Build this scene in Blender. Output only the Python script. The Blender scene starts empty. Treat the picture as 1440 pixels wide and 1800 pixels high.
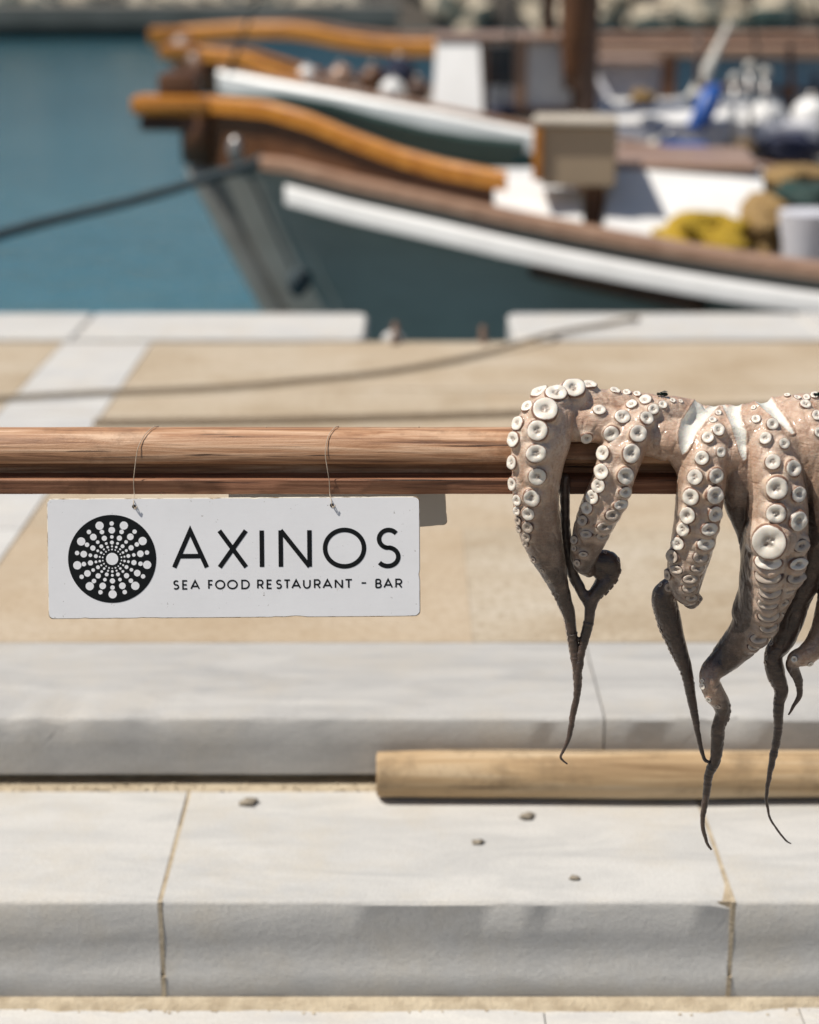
import bpy, bmesh, math, random
import numpy as np
from mathutils import Vector, Matrix, noise, kdtree
from mathutils.bvhtree import BVHTree
R = math.radians
random.seed(7)
SC = bpy.context.scene
COL = SC.collection

# ------------------------------------------------------------------ camera
H = 1.15                 # camera height above the quay paving (z = 0)
PITCH = R(17.6)          # looking down
F = 3000.0               # focal length in photo pixels (1440 x 1800)
FOCUS = 2.035
cam = bpy.data.cameras.new('camera')
cam.sensor_fit = 'VERTICAL'; cam.sensor_height = 30; cam.sensor_width = 24; cam.lens = 50
cam.clip_start = 0.05; cam.clip_end = 2000
cam.dof.use_dof = True; cam.dof.focus_distance = FOCUS; cam.dof.aperture_fstop = 2.1
co = bpy.data.objects.new('camera', cam); COL.objects.link(co)
co.location = (0, 0, H); co.rotation_euler = (R(90) - PITCH, 0, 0)
SC.camera = co
# ------------------------------------------------------------------ light
SUN = Vector((-0.50, -0.095, 0.855)).normalized()      # towards the sun
w = bpy.data.worlds.new('World'); SC.world = w; w.use_nodes = True
nt = w.node_tree
sky = nt.nodes.new('ShaderNodeTexSky'); sky.sky_type = 'NISHITA'; sky.sun_disc = False
sky.sun_elevation = math.asin(SUN.z); sky.sun_rotation = math.atan2(SUN.x, SUN.y)
nt.links.new(sky.outputs[0], nt.nodes['Background'].inputs[0])
nt.nodes['Background'].inputs[1].default_value = 0.062
sl = bpy.data.lights.new('sun', 'SUN'); sl.energy = 5.0; sl.angle = R(0.5); sl.color = (1, 0.945, 0.86)
so = bpy.data.objects.new('sun', sl); COL.objects.link(so)
so.rotation_euler = SUN.to_track_quat('Z', 'Y').to_euler()
SC.view_settings.view_transform = 'Standard'; SC.view_settings.look = 'None'
SC.view_settings.exposure = 0.08; SC.view_settings.gamma = 1
SC.cycles.use_denoising = True

# ------------------------------------------------------------------ pixel -> direction
CP, SP = math.cos(PITCH), math.sin(PITCH)
CAM = Vector((0, 0, H))
def ray(px, py):
    a = (px - 720) / F; b = (900 - py) / F
    return Vector((a, CP + b * SP, -SP + b * CP))
def P(px, py, y):
    d = ray(px, py); return CAM + d * (y / d.y)
def G(px, py, z=0.0):
    d = ray(px, py); return CAM + d * ((z - H) / d.z)
def proj(p):
    q = Vector(p) - CAM
    dep = q.y * CP - q.z * SP
    return 720 + F * q.x / dep, 900 - F * (q.y * SP + q.z * CP) / dep, dep
def mpp(y, py=900):       # metres per photo pixel at distance y
    p = P(720, py, y); return proj(p)[2] / F

# ------------------------------------------------------------------ materials
def nodes(name):
    m = bpy.data.materials.new(name); m.use_nodes = True
    n = m.node_tree; return m, n, n.nodes['Principled BSDF']
def coords(n, stretch=(1, 1, 1), rot=(0, 0, 0)):
    tc = n.nodes.new('ShaderNodeTexCoord'); mp = n.nodes.new('ShaderNodeMapping')
    mp.inputs['Scale'].default_value = stretch; mp.inputs['Rotation'].default_value = rot
    n.links.new(tc.outputs['Object'], mp.inputs['Vector']); return mp.outputs[0]
def nz(n, vec, scale, detail=6, rough=.6, dist=0):
    t = n.nodes.new('ShaderNodeTexNoise'); t.inputs['Scale'].default_value = scale
    t.inputs['Detail'].default_value = detail; t.inputs['Roughness'].default_value = rough
    t.inputs['Distortion'].default_value = dist
    n.links.new(vec, t.inputs['Vector']); return t.outputs['Fac']
def ramp(n, fac, stops):
    r = n.nodes.new('ShaderNodeValToRGB')
    e = r.color_ramp.elements
    while len(e) < len(stops): e.new(0.5)
    for k, (p, c) in enumerate(stops):
        e[k].position = p; e[k].color = (*c, 1) if len(c) == 3 else c
    n.links.new(fac, r.inputs[0]); return r.outputs[0]
def mix(n, fac, a, b, mode='MIX'):
    m = n.nodes.new('ShaderNodeMix'); m.data_type = 'RGBA'; m.blend_type = mode
    for s, v in ((m.inputs[0], fac), (m.inputs[6], a), (m.inputs[7], b)):
        if isinstance(v, (int, float)): s.default_value = v
        elif isinstance(v, tuple): s.default_value = (*v, 1)
        else: n.links.new(v, s)
    return m.outputs[2]
def bump(n, bsdf, fac, strength, dist, prev=None):
    b = n.nodes.new('ShaderNodeBump'); b.inputs['Strength'].default_value = strength
    b.inputs['Distance'].default_value = dist
    n.links.new(fac, b.inputs['Height'])
    if prev is not None: n.links.new(prev, b.inputs['Normal'])
    n.links.new(b.outputs[0], bsdf.inputs['Normal']); return b.outputs[0]
def mat(name, c1, c2=None, rough=.6, scale=6, stretch=(1, 1, 1), bmp=0, bscale=None, bdist=.004, spec=.5, metal=0, lo=.35, hi=.65, coat=0):
    m, n, b = nodes(name)
    v = coords(n, stretch)
    c2 = c2 or tuple(x * .8 for x in c1)
    f = nz(n, v, scale)
    n.links.new(ramp(n, f, [(lo, c1), (hi, c2)]), b.inputs['Base Color'])
    b.inputs['Roughness'].default_value = rough; b.inputs['Metallic'].default_value = metal
    b.inputs['Specular IOR Level'].default_value = spec
    b.inputs['Coat Weight'].default_value = coat
    if bmp: bump(n, b, nz(n, v, bscale or scale * 5), bmp, bdist)
    return m
def marble(name, base, vein, stain, grain=.5):
    m, n, b = nodes(name)
    oi = n.nodes.new('ShaderNodeObjectInfo')
    v = coords(n, (1, 1, 1))
    va = n.nodes.new('ShaderNodeVectorMath'); va.operation = 'ADD'
    sc = n.nodes.new('ShaderNodeVectorMath'); sc.operation = 'SCALE'; sc.inputs['Scale'].default_value = 13
    cb = n.nodes.new('ShaderNodeCombineXYZ')
    n.links.new(oi.outputs['Random'], cb.inputs[0]); n.links.new(oi.outputs['Random'], cb.inputs[1])
    n.links.new(cb.outputs[0], sc.inputs[0]); n.links.new(v, va.inputs[0]); n.links.new(sc.outputs[0], va.inputs[1])
    v = va.outputs[0]
    mp = n.nodes.new('ShaderNodeMapping'); mp.inputs['Rotation'].default_value = (0, 0, .7); mp.inputs['Scale'].default_value = (1, 4, 4)
    n.links.new(v, mp.inputs[0])
    c = ramp(n, nz(n, mp.outputs[0], 3.2, 8, .62, 1.2), [(.30, vein), (.60, base)])
    c = mix(n, ramp(n, nz(n, v, 5, 8, .7), [(.47, (0, 0, 0)), (.72, (.8, .8, .8))]), c, stain)
    c = mix(n, ramp(n, nz(n, v, 21, 9, .8), [(.64, (0, 0, 0)), (.74, (.5,) * 3)]), c, tuple(x * .55 for x in stain))
    c = mix(n, ramp(n, nz(n, v, 260, 2), [(.3, (.35,) * 3), (.6, (0, 0, 0))]), c, tuple(x * .62 for x in base))
    n.links.new(c, b.inputs['Base Color'])
    b.inputs['Roughness'].default_value = .62; b.inputs['Specular IOR Level'].default_value = .35
    p = bump(n, b, nz(n, v, 150, 6, .75), grain * .75, .0035)
    bump(n, b, nz(n, v, 14, 4), .15, .012, p)
    return m
M = {}
M['marble'] = marble('grey_white_marble', (.555, .54, .51), (.43, .425, .41), (.51, .465, .39))
M['marble_grey'] = marble('grey_marble', (.48, .465, .44), (.36, .352, .34), (.47, .43, .37))
M['marble_white'] = marble('white_marble', (.58, .565, .535), (.46, .455, .45), (.54, .49, .42), .3)
M['mortar'] = mat('sandy_mortar', (.52, .44, .32), (.36, .29, .2), .95, 30, bmp=.8, bscale=160)
M['dark_joint'] = mat('dirty_joint', (.2, .16, .11), (.1, .08, .06), .95, 30, bmp=.8, bscale=160)
def sandstone():
    m, n, b = nodes('beige_sandstone')
    v = coords(n); oi = n.nodes.new('ShaderNodeObjectInfo')
    c = ramp(n, nz(n, v, 2.6, 9, .68, .4), [(.3, (.33, .255, .17)), (.5, (.445, .37, .275)), (.72, (.52, .455, .365))])
    c = mix(n, ramp(n, nz(n, coords(n, (1.2, 3, 1)), 1.4, 6), [(.5, (0, 0, 0)), (.7, (.7, .7, .7))]), c, (.53, .48, .40))
    c = mix(n, ramp(n, nz(n, v, 55, 4, .8), [(.38, (.7, .7, .7)), (.52, (0, 0, 0))]), c, (.31, .24, .16))
    c = mix(n, ramp(n, nz(n, v, 7, 9, .8, .6), [(.58, (0, 0, 0)), (.72, (.55,) * 3)]), c, (.30, .235, .16))
    c = mix(n, ramp(n, oi.outputs['Random'], [(0, (0, 0, 0)), (1, (.4, .4, .4))]), c, (.47, .35, .23))
    n.links.new(c, b.inputs['Base Color']); b.inputs['Roughness'].default_value = .85
    b.inputs['Specular IOR Level'].default_value = .25
    bump(n, b, nz(n, v, 70, 6, .7), .7, .006); return m
M['sandstone'] = sandstone()
def wood(name, light, mid, dark, grain=34, rough=.6, spec=.4, cracks=True, axis=0, bs=.5, blot=0.5):
    m, n, b = nodes(name)
    st = [1, 1, 1]; st[axis] = .04
    st2 = [1, 1, 1]; st2[axis] = .02
    g = nz(n, coords(n, tuple(st)), grain * 3, 8, .65, .6)
    c = ramp(n, g, [(.3, dark), (.47, mid), (.68, light)])
    bl = nz(n, coords(n), 9, 8, .75)
    c = mix(n, ramp(n, bl, [(.52, (0, 0, 0)), (.72, (blot,) * 3)]), c, tuple(x * .45 for x in mid))
    if cracks:
        k = nz(n, coords(n, tuple(st2)), grain * 9, 3, .5)
        c = mix(n, ramp(n, k, [(.3, (1, 1, 1)), (.37, (0, 0, 0))]), c, tuple(x * .25 for x in dark))
    n.links.new(c, b.inputs['Base Color'])
    b.inputs['Roughness'].default_value = rough; b.inputs['Specular IOR Level'].default_value = spec
    p = bump(n, b, g, bs, .003); bump(n, b, bl, .3, .004, p)
    return m
M['rail_wood'] = wood('weathered_rail_wood', (.66, .45, .30), (.40, .21, .11), (.11, .045, .022), 38, .5, bs=.6, blot=.9)
M['lath_wood'] = wood('dark_lath_wood', (.40, .21, .12), (.24, .105, .055), (.07, .03, .018), 40, .6, blot=.9)
M['log_wood'] = wood('bleached_log_wood', (.60, .48, .33), (.45, .31, .17), (.20, .12, .055), 9, .75, cracks=True, blot=.9, bs=.8)
M['varnish'] = wood('orange_varnished_wood', (.62, .27, .045), (.5, .19, .025), (.33, .11, .014), 10, .25, .6, False, bs=.1)
M['brown_wood'] = wood('brown_boat_wood', (.17, .075, .03), (.11, .045, .018), (.06, .025, .01), 10, .45, .5, False, bs=.1)
M['cap_wood'] = wood('pale_brown_cap_wood', (.42, .27, .19), (.33, .2, .135), (.22, .125, .08), 10, .3, .6, False, bs=.1)
M['dark_wood'] = wood('dark_mast_wood', (.10, .05, .03), (.06, .03, .02), (.03, .016, .01), 10, .5, .4, False, bs=.1, axis=2)
M['hull_dark'] = mat('bottle_green_hull_paint', (.045, .085, .07), (.06, .105, .088), .4, 2, (1, 1, 3))
M['hull_green'] = mat('grey_green_hull_paint', (.30, .28, .245), (.36, .34, .305), .5, 2, (1, 1, 3))
M['hull_grey'] = mat('blue_grey_hull_paint', (.30, .37, .43), (.25, .32, .38), .35, 2, (1, 1, 3))
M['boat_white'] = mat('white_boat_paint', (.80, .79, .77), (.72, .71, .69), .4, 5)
M['boat_shade'] = mat('shaded_white_boat_paint', (.62, .62, .66), (.55, .55, .6), .5, 5)  # shaded copy of the white boat paint, shade tint in its colour
M['deck'] = mat('cream_deck_paint', (.55, .5, .42), (.4, .34, .27), .6, 4)
M['tan'] = mat('tan_painted_board', (.40, .31, .21), (.36, .28, .19), .6, 3)
M['yellow_net'] = mat('yellow_fishing_net', (.62, .42, .03), (.42, .25, .02), .9, 40, bmp=1, bscale=90, bdist=.02)
M['tan_net'] = mat('tan_fishing_net', (.45, .30, .12), (.28, .17, .07), .9, 40, bmp=1, bscale=90, bdist=.02)
M['green_net'] = mat('dark_green_tarpaulin', (.012, .05, .04), (.01, .02, .018), .7, 10, bmp=.8)
M['blue'] = mat('bright_blue_plastic', (.02, .10, .38), (.015, .07, .28), .4, 8)
M['navy'] = mat('navy_cloth', (.012, .018, .05), (.02, .02, .035), .8, 8, bmp=.6)
M['steel'] = mat('grey_steel', (.42, .41, .4), (.32, .3, .28), .35, 20, metal=.7)
M['rope'] = mat('grey_blue_rope', (.06, .085, .095), (.035, .05, .058), .9, 90, bmp=1, bscale=200)
M['line_tan'] = mat('brown_line', (.29, .225, .15), (.2, .15, .1), .95, 90, bmp=1, bscale=200)
M['rope_white'] = mat('pale_rope', (.62, .6, .55), (.5, .48, .43), .9, 90, bmp=1, bscale=200)
M['rock'] = mat('pale_limestone_rock', (.62, .54, .42), (.40, .33, .24), .95, 1.1, bmp=1, bscale=4, bdist=.15)
M['rock_core'] = mat('rubble_core', (.12, .10, .08), (.05, .045, .04), .95, 1, bmp=1, bscale=4, bdist=.15)
M['concrete'] = mat('old_jetty_concrete', (.24, .22, .19), (.15, .14, .12), .9, .6, bmp=.6, bscale=6)
M['foot_shade'] = mat('shaded_concrete', (.02, .025, .022), (.035, .036, .03), .6, 1)  # shade at the waterline put into the concrete colour
M['glass'] = mat('smoky_glass', (.06, .07, .08), (.05, .06, .07), .08, 3)
M['iron'] = mat('rusty_iron', (.10, .07, .05), (.18, .09, .05), .7, 20, bmp=.5)
M['pebble'] = mat('dark_pebble', (.22, .185, .14), (.3, .26, .2), .9, 150, bmp=.6, bscale=500, bdist=.001)
M['string'] = mat('pale_twine', (.55, .46, .36), (.38, .3, .22), .8, 300, bmp=.6, bscale=900, bdist=.0004)
M['black'] = mat('black_vinyl_print', (.006, .007, .008), (.009, .010, .010), .5, 30, spec=.2)
M['street'] = mat('beige_street_paving', (.27, .24, .2), (.22, .19, .15), .9, 4, bmp=.6, bscale=60)
def sign_mat(name, base):
    m, n, b = nodes(name)
    v = coords(n)
    c = ramp(n, nz(n, v, 12, 7, .7), [(.35, base), (.75, tuple(x * .93 for x in base))])
    c = mix(n, ramp(n, nz(n, coords(n, (1, 1, .4)), 36, 8, .75), [(.66, (0, 0, 0)), (.72, (.65,) * 3)]), c, (.52, .47, .36))
    c = mix(n, ramp(n, nz(n, v, 190, 3, .6), [(.70, (0, 0, 0)), (.74, (.6,) * 3)]), c, (.2, .17, .13))
    n.links.new(c, b.inputs['Base Color']); b.inputs['Roughness'].default_value = .38
    bump(n, b, nz(n, coords(n, (1, 1, 5)), 40, 6, .7), .04, .002); return m
M['sign'] = sign_mat('white_sign_paint', (.86, .86, .875))
M['sign_back'] = sign_mat('shaded_board_paint', (.42, .40, .37))  # sign paint with the board's shade put in as grey
M['sign_edge'] = mat('chipped_board_edge', (.62, .57, .48), (.2, .14, .08), .8, 60, bmp=.6, bscale=200, bdist=.001, lo=.5, hi=.62)
def water_mat():
    m, n, b = nodes('harbour_water')
    v = coords(n)
    c = ramp(n, nz(n, v, .25, 4), [(.3, (.038, .125, .16)), (.7, (.052, .152, .188))])
    n.links.new(c, b.inputs['Base Color']); b.inputs['Roughness'].default_value = .06; b.inputs['IOR'].default_value = 1.33
    p = bump(n, b, nz(n, v, 2.2, 4), .35, .12); bump(n, b, nz(n, v, 9, 3), .3, .03, p)
    return m
M['water'] = water_mat()
def skin_mat():
    m, n, b = nodes('octopus_skin')
    v = coords(n)
    at = n.nodes.new('ShaderNodeAttribute'); at.attribute_name = 'pigment_shade'
    fl = n.nodes.new('ShaderNodeAttribute'); fl.attribute_name = 'flesh'
    pale = ramp(n, nz(n, v, 26, 8, .7, .5), [(.28, (.38, .225, .145)), (.5, (.56, .40, .29)), (.72, (.70, .57, .46))])
    pale = mix(n, ramp(n, nz(n, v, 420, 3, .7), [(.40, (.5,) * 3), (.52, (0, 0, 0))]), pale, (.40, .21, .135))
    pale = mix(n, ramp(n, nz(n, coords(n, (1, 1, .25)), 110, 6, .8, 1.5), [(.3, (.8,) * 3), (.4, (0, 0, 0))]), pale, (.22, .10, .065))
    dark = ramp(n, nz(n, v, 60, 7, .75), [(.3, (.026, .015, .011)), (.55, (.075, .046, .033)), (.8, (.21, .14, .105))])
    pm = n.nodes.new('ShaderNodeMath'); pm.operation = 'MULTIPLY_ADD'
    n.links.new(nz(n, v, 45, 6, .7), pm.inputs[0]); pm.inputs[1].default_value = .9
    sb = n.nodes.new('ShaderNodeMath'); sb.operation = 'SUBTRACT'; n.links.new(at.outputs['Fac'], sb.inputs[0]); sb.inputs[1].default_value = .45
    n.links.new(sb.outputs[0], pm.inputs[2])
    c = mix(n, ramp(n, pm.outputs[0], [(.15, (0, 0, 0)), (.88, (1, 1, 1))]), pale, dark)
    orl = n.nodes.new('ShaderNodeAttribute'); orl.attribute_name = 'oral'
    c = mix(n, orl.outputs['Fac'], c, ramp(n, nz(n, v, 90, 6, .7), [(.3, (.50, .35, .26)), (.6, (.72, .60, .49))]))
    white = ramp(n, nz(n, v, 30, 4), [(.3, (.82, .79, .71)), (.7, (.70, .68, .61))])
    c = mix(n, fl.outputs['Fac'], c, white)
    n.links.new(c, b.inputs['Base Color'])
    b.inputs['Roughness'].default_value = .34; b.inputs['Specular IOR Level'].default_value = .5; b.inputs['Coat Weight'].default_value = .5; b.inputs['Coat Roughness'].default_value = .15
    b.inputs['Subsurface Weight'].default_value = .25; b.inputs['Subsurface Radius'].default_value = (1, .45, .25)
    b.inputs['Subsurface Scale'].default_value = .005
    p = bump(n, b, nz(n, coords(n, (1, 1, .45)), 95, 7, .72, .8), .5, .003)
    p = bump(n, b, nz(n, coords(n, (.4, .4, 1.7)), 130, 5, .7, 1.0), .55, .003, p)
    bump(n, b, nz(n, v, 480, 4, .7), .35, .0009, p)
    return m
M['skin'] = skin_mat()
def sucker_mat(name, light, cen, rimc, stalk):
    m, n, b = nodes(name)
    tc = n.nodes.new('ShaderNodeTexCoord'); sx = n.nodes.new('ShaderNodeSeparateXYZ')
    n.links.new(tc.outputs['Object'], sx.inputs[0])
    cb = n.nodes.new('ShaderNodeCombineXYZ'); n.links.new(sx.outputs[0], cb.inputs[0]); n.links.new(sx.outputs[1], cb.inputs[1])
    ln = n.nodes.new('ShaderNodeVectorMath'); ln.operation = 'LENGTH'; n.links.new(cb.outputs[0], ln.inputs[0])
    oi = n.nodes.new('ShaderNodeObjectInfo')
    cb2 = n.nodes.new('ShaderNodeVectorMath'); cb2.operation = 'ADD'
    n.links.new(tc.outputs['Object'], cb2.inputs[0]); n.links.new(oi.outputs['Random'], cb2.inputs[1])
    sc3 = n.nodes.new('ShaderNodeVectorMath'); sc3.operation = 'MULTIPLY'; n.links.new(cb2.outputs[0], sc3.inputs[0]); sc3.inputs[1].default_value = (1, 1, 1)
    f = nz(n, sc3.outputs[0], 2.6, 5, .7)
    wob = n.nodes.new('ShaderNodeMath'); wob.operation = 'MULTIPLY_ADD'; n.links.new(f, wob.inputs[0]); wob.inputs[1].default_value = .14
    n.links.new(ln.outputs['Value'], wob.inputs[2])
    c = ramp(n, wob.outputs[0], [(.30, cen), (.40, tuple((a + d) / 2 for a, d in zip(cen, light))), (.46, light), (.96, light), (.995, rimc)])
    zf = ramp(n, sx.outputs[2], [(-.0, (1, 1, 1)), (.17, (0, 0, 0))])
    c = mix(n, zf, c, stalk)
    rim_dirt = ramp(n, f, [(.60, (0, 0, 0)), (.68, (.55,) * 3)])
    c = mix(n, rim_dirt, c, tuple(x * .72 for x in light))
    # thin dark line where the pale rim meets the stalk
    zr = ramp(n, sx.outputs[2], [(.06, (0, 0, 0)), (.11, (1, 1, 1)), (.17, (1, 1, 1)), (.22, (0, 0, 0))])
    dl = mix(n, ramp(n, f, [(.50, (0, 0, 0)), (.62, (.85,) * 3)]), (0, 0, 0), zr)
    c = mix(n, dl, c, rimc)
    n.links.new(c, b.inputs['Base Color']); b.inputs['Roughness'].default_value = .34
    b.inputs['Subsurface Weight'].default_value = .2; b.inputs['Subsurface Radius'].default_value = (1, .6, .4); b.inputs['Subsurface Scale'].default_value = .003
    bump(n, b, f, .3, .0012)
    return m
M['sucker'] = sucker_mat('pale_sucker', (.74, .685, .60), (.47, .41, .35), (.20, .105, .07), (.60, .455, .345))
M['sucker_shaded'] = sucker_mat('shaded_sucker', (.50, .42, .345), (.30, .245, .20), (.07, .035, .025), (.33, .22, .16))  # pale sucker copy with the shade of the lower arms in its tan
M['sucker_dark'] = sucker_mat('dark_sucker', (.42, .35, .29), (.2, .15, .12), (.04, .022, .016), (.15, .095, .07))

# ------------------------------------------------------------------ mesh helpers
def finish(o, parent=None, label=None, cat=None, group=None, kind=None):
    COL.objects.link(o)
    if parent is not None:
        o.parent = parent; o.matrix_parent_inverse = Matrix.Translation(-parent.location)
    if label: o['label'] = label
    if cat: o['category'] = cat
    if group: o['group'] = group
    if kind: o['kind'] = kind
    return o
class MB:
    def __init__(s): s.v = []; s.f = []
    def add(s, v, f):
        k = len(s.v); s.v += [tuple(a) for a in v]; s.f += [tuple(i + k for i in q) for q in f]; return s
    def box(s, c, d, rot=0, bev=0):
        bm = bmesh.new(); bmesh.ops.create_cube(bm, size=1)
        bmesh.ops.scale(bm, vec=d, verts=bm.verts)
        if bev: bmesh.ops.bevel(bm, geom=bm.edges[:], offset=bev, segments=2, profile=.6, affect='EDGES')
        m = Matrix.Translation(c) @ (rot if isinstance(rot, Matrix) else Matrix.Rotation(rot, 4, 'Z'))
        bm.transform(m); bm.verts.index_update()
        s.add([v.co for v in bm.verts], [[v.index for v in f.verts] for f in bm.faces]); bm.free(); return s
    def tube(s, pts, rad, seg=12, sub=1, flat=1.0, cap=True):
        pts = [Vector(p) for p in pts]
        rad = [rad] * len(pts) if isinstance(rad, (int, float)) else list(rad)
        if sub > 1: pts, rad = crom(pts, rad, sub)
        n = len(pts); V = []; Fc = []
        t0 = (pts[1] - pts[0]).normalized()
        up = Vector((0, 0, 1)) if abs(t0.z) < .9 else Vector((0, 1, 0))
        a = t0.cross(up).normalized()
        for i in range(n):
            t = (pts[min(i + 1, n - 1)] - pts[max(i - 1, 0)]).normalized()
            a = (a - t * a.dot(t)).normalized(); b = t.cross(a)
            for k in range(seg):
                th = 2 * math.pi * k / seg
                V.append(pts[i] + (a * math.cos(th) + b * math.sin(th) * flat) * rad[i])
        for i in range(n - 1):
            for k in range(seg):
                k2 = (k + 1) % seg
                Fc.append((i * seg + k, i * seg + k2, (i + 1) * seg + k2, (i + 1) * seg + k))
        if cap:
            Fc.append(tuple(range(seg))[::-1]); Fc.append(tuple((n - 1) * seg + k for k in range(seg)))
        return s.add(V, Fc)
    def ball(s, c, r, seg=12, rings=8, jit=0, seed=0):
        r = (r, r, r) if isinstance(r, (int, float)) else r
        V = [(0, 0, 1)]; Fc = []
        for i in range(1, rings):
            ph = math.pi * i / rings
            for k in range(seg):
                th = 2 * math.pi * k / seg; V.append((math.sin(ph) * math.cos(th), math.sin(ph) * math.sin(th), math.cos(ph)))
        V.append((0, 0, -1)); n = len(V)
        for k in range(seg):
            k2 = (k + 1) % seg
            Fc.append((0, 1 + k, 1 + k2)); Fc.append((n - 1, n - 1 - seg + k2, n - 1 - seg + k))
            for i in range(rings - 2): Fc.append((1 + i * seg + k, 1 + (i + 1) * seg + k, 1 + (i + 1) * seg + k2, 1 + i * seg + k2))
        W = []
        for q in V:
            q = Vector(q); j = 1 + jit * noise.noise(q * 2.1 + Vector((seed, seed * .7, 0))) if jit else 1
            W.append(Vector((q.x * r[0], q.y * r[1], q.z * r[2])) * j + Vector(c))
        return s.add(W, Fc)
    def build(s, name, m, parent=None, smooth=False, **k):
        me = bpy.data.meshes.new(name); me.from_pydata([tuple(a) for a in s.v], [], s.f)
        bm = bmesh.new(); bm.from_mesh(me); bmesh.ops.recalc_face_normals(bm, faces=bm.faces); bm.to_mesh(me); bm.free()
        me.materials.append(M[m] if isinstance(m, str) else m)
        if smooth:
            me.polygons.foreach_set('use_smooth', [True] * len(me.polygons))
            if smooth == 'auto': me.set_sharp_from_angle(angle=R(40))
        return finish(bpy.data.objects.new(name, me), parent, **k)
def crom(pts, rad, sub):
    P4 = [np.array((*p, r)) for p, r in zip(pts, rad)]
    P4 = [2 * P4[0] - P4[1]] + P4 + [2 * P4[-1] - P4[-2]]
    out = []
    for i in range(1, len(P4) - 2):
        a, b, c, d = P4[i - 1:i + 3]
        for k in range(sub):
            t = k / sub
            out.append(.5 * (2 * b + (c - a) * t + (2 * a - 5 * b + 4 * c - d) * t * t + (3 * b - a - 3 * c + d) * t ** 3))
    out.append(P4[-2])
    return [Vector(o[:3]) for o in out], [max(o[3], 1e-4) for o in out]
def thing(name, loc, label, cat, group=None):
    o = bpy.data.objects.new(name, None); o.empty_display_size = .05; o.location = loc
    return finish(o, None, label, cat, group)

# ------------------------------------------------------------------ the steps and the quay
Y_US = G(720, 1262).y                      # front edge of the upper step
Z1 = P(720, 1376, Y_US).z                  # tread of the lower step
Y_LS = G(720, 1585, Z1).y
Z2 = P(720, 1760, Y_LS).z                  # tread below
Y_UB = G(720, 1130).y                      # back of the upper marble step
Y_C, Y_Q = G(720, 601).y, G(720, 557).y    # coping stones of the quay
Y_BS = Y_LS - .36
ZS = Z2 - .15
WATER = -.85
def prism(mb, prof, x0, x1, nx, amp, seed, edge_extra=()):
    """profile (y,z) drawn along x with slightly uneven stone edges"""
    V = []; Fc = []; n = len(prof)
    for i in range(nx + 1):
        x = x0 + (x1 - x0) * i / nx
        for k, (y, z) in enumerate(prof):
            q = Vector((x * 9 + seed * 3.1, y * 9 + k * .8, z * 9))
            d = amp * (noise.noise(q) + .6 * noise.noise(q * 4.3))
            ch = edge_extra[k] if k < len(edge_extra) else 0
            c = max(0, noise.noise(Vector((x * 17 + seed, 3.3 * seed, .5))) - .38) * ch
            V.append((x, y + d + c * .6, z + d * .4 - c))
    for i in range(nx):
        for k in range(n):
            k2 = (k + 1) % n
            Fc.append((i * n + k, i * n + k2, (i + 1) * n + k2, (i + 1) * n + k))
    Fc.append(tuple(range(n))); Fc.append(tuple(nx * n + k for k in range(n))[::-1])
    return mb.add(V, Fc)
XL, XR = -3.6, 3.9
core = MB()
core.box(((XL + XR) / 2, (Y_US + .03 + Y_UB) / 2 + .02, -.5), (XR - XL, Y_UB - Y_US - .03 + .04, .94))
core.box(((XL + XR) / 2, (Y_LS + .005 + Y_US + .05) / 2, Z1 - .303), (XR - XL, Y_US + .05 - Y_LS - .005, .60))
core.box(((XL + XR) / 2, (Y_BS + .012 + Y_LS + .05) / 2, Z2 - .31), (XR - XL, Y_LS + .05 - Y_BS - .012, .60))
steps = core.build('stone_steps', 'mortar', kind='structure')
def row(xs, yf, yb, zt, zb, m, gap, seed, ledge=False):
    for i in range(len(xs) - 1):
        a, b = xs[i] + gap / 2, xs[i + 1] - gap / 2
        c = .006
        pr = [(yf, zt - c), (yf + c * .45, zt - c * .4), (yf + c, zt), (yf + .12, zt), (yf + .24, zt), (yb, zt), (yb, zb)]
        if ledge:
            h = zt - zb
            pr += [(yf - .002, zb), (yf - .003, zb + .012), (yf - .003, zb + h * .26), (yf, zb + h * .29), (yf + .001, zb + h * .6)]
        else:
            pr += [(yf, zb), (yf + .001, (zt + zb) / 2)]
        mb = MB(); prism(mb, pr, a, b, max(6, int((b - a) / .03)), .0007, seed + i, (.05, .05, .03))
        mb.build('marble_block', m, steps, smooth='auto')
xa = G(285, 1570, Z1).x; xb = G(1283, 1565, Z1).x
row([XL, xa - 1.75, xa - .86, xa, xb, xb + .83, xb + 1.7, XR], Y_LS, G(720, 1392, Z1).y, Z1, Z2 + .008, 'marble', .007, 11, True)
for x in (xa, xb, xa - .86, xb + .83):
    MB().box((x, Y_LS + .115, (Z1 + Z2) / 2), (.0064, .23, Z1 - Z2 - .002)).build('mortar_joint', 'mortar', steps)
    MB().box((x, Y_LS - .001, Z2 + .025), (.0064, .006, .036)).build('mortar_joint', 'mortar', steps)
xj = G(1062, 1258).x
row([XL, xj - 2.5, xj - 1.28, xj, xj + 1.2, xj + 2.3, XR], Y_US, Y_UB, 0, Z1 + .016, 'marble_grey', .0025, 31)
row([XL, xa - 1.2, xa - .35, xa + .55, xb + .1, xb + 1.1, XR], Y_BS, Y_LS - .012, Z2, ZS + .006, 'marble_white', .002, 51)
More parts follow.
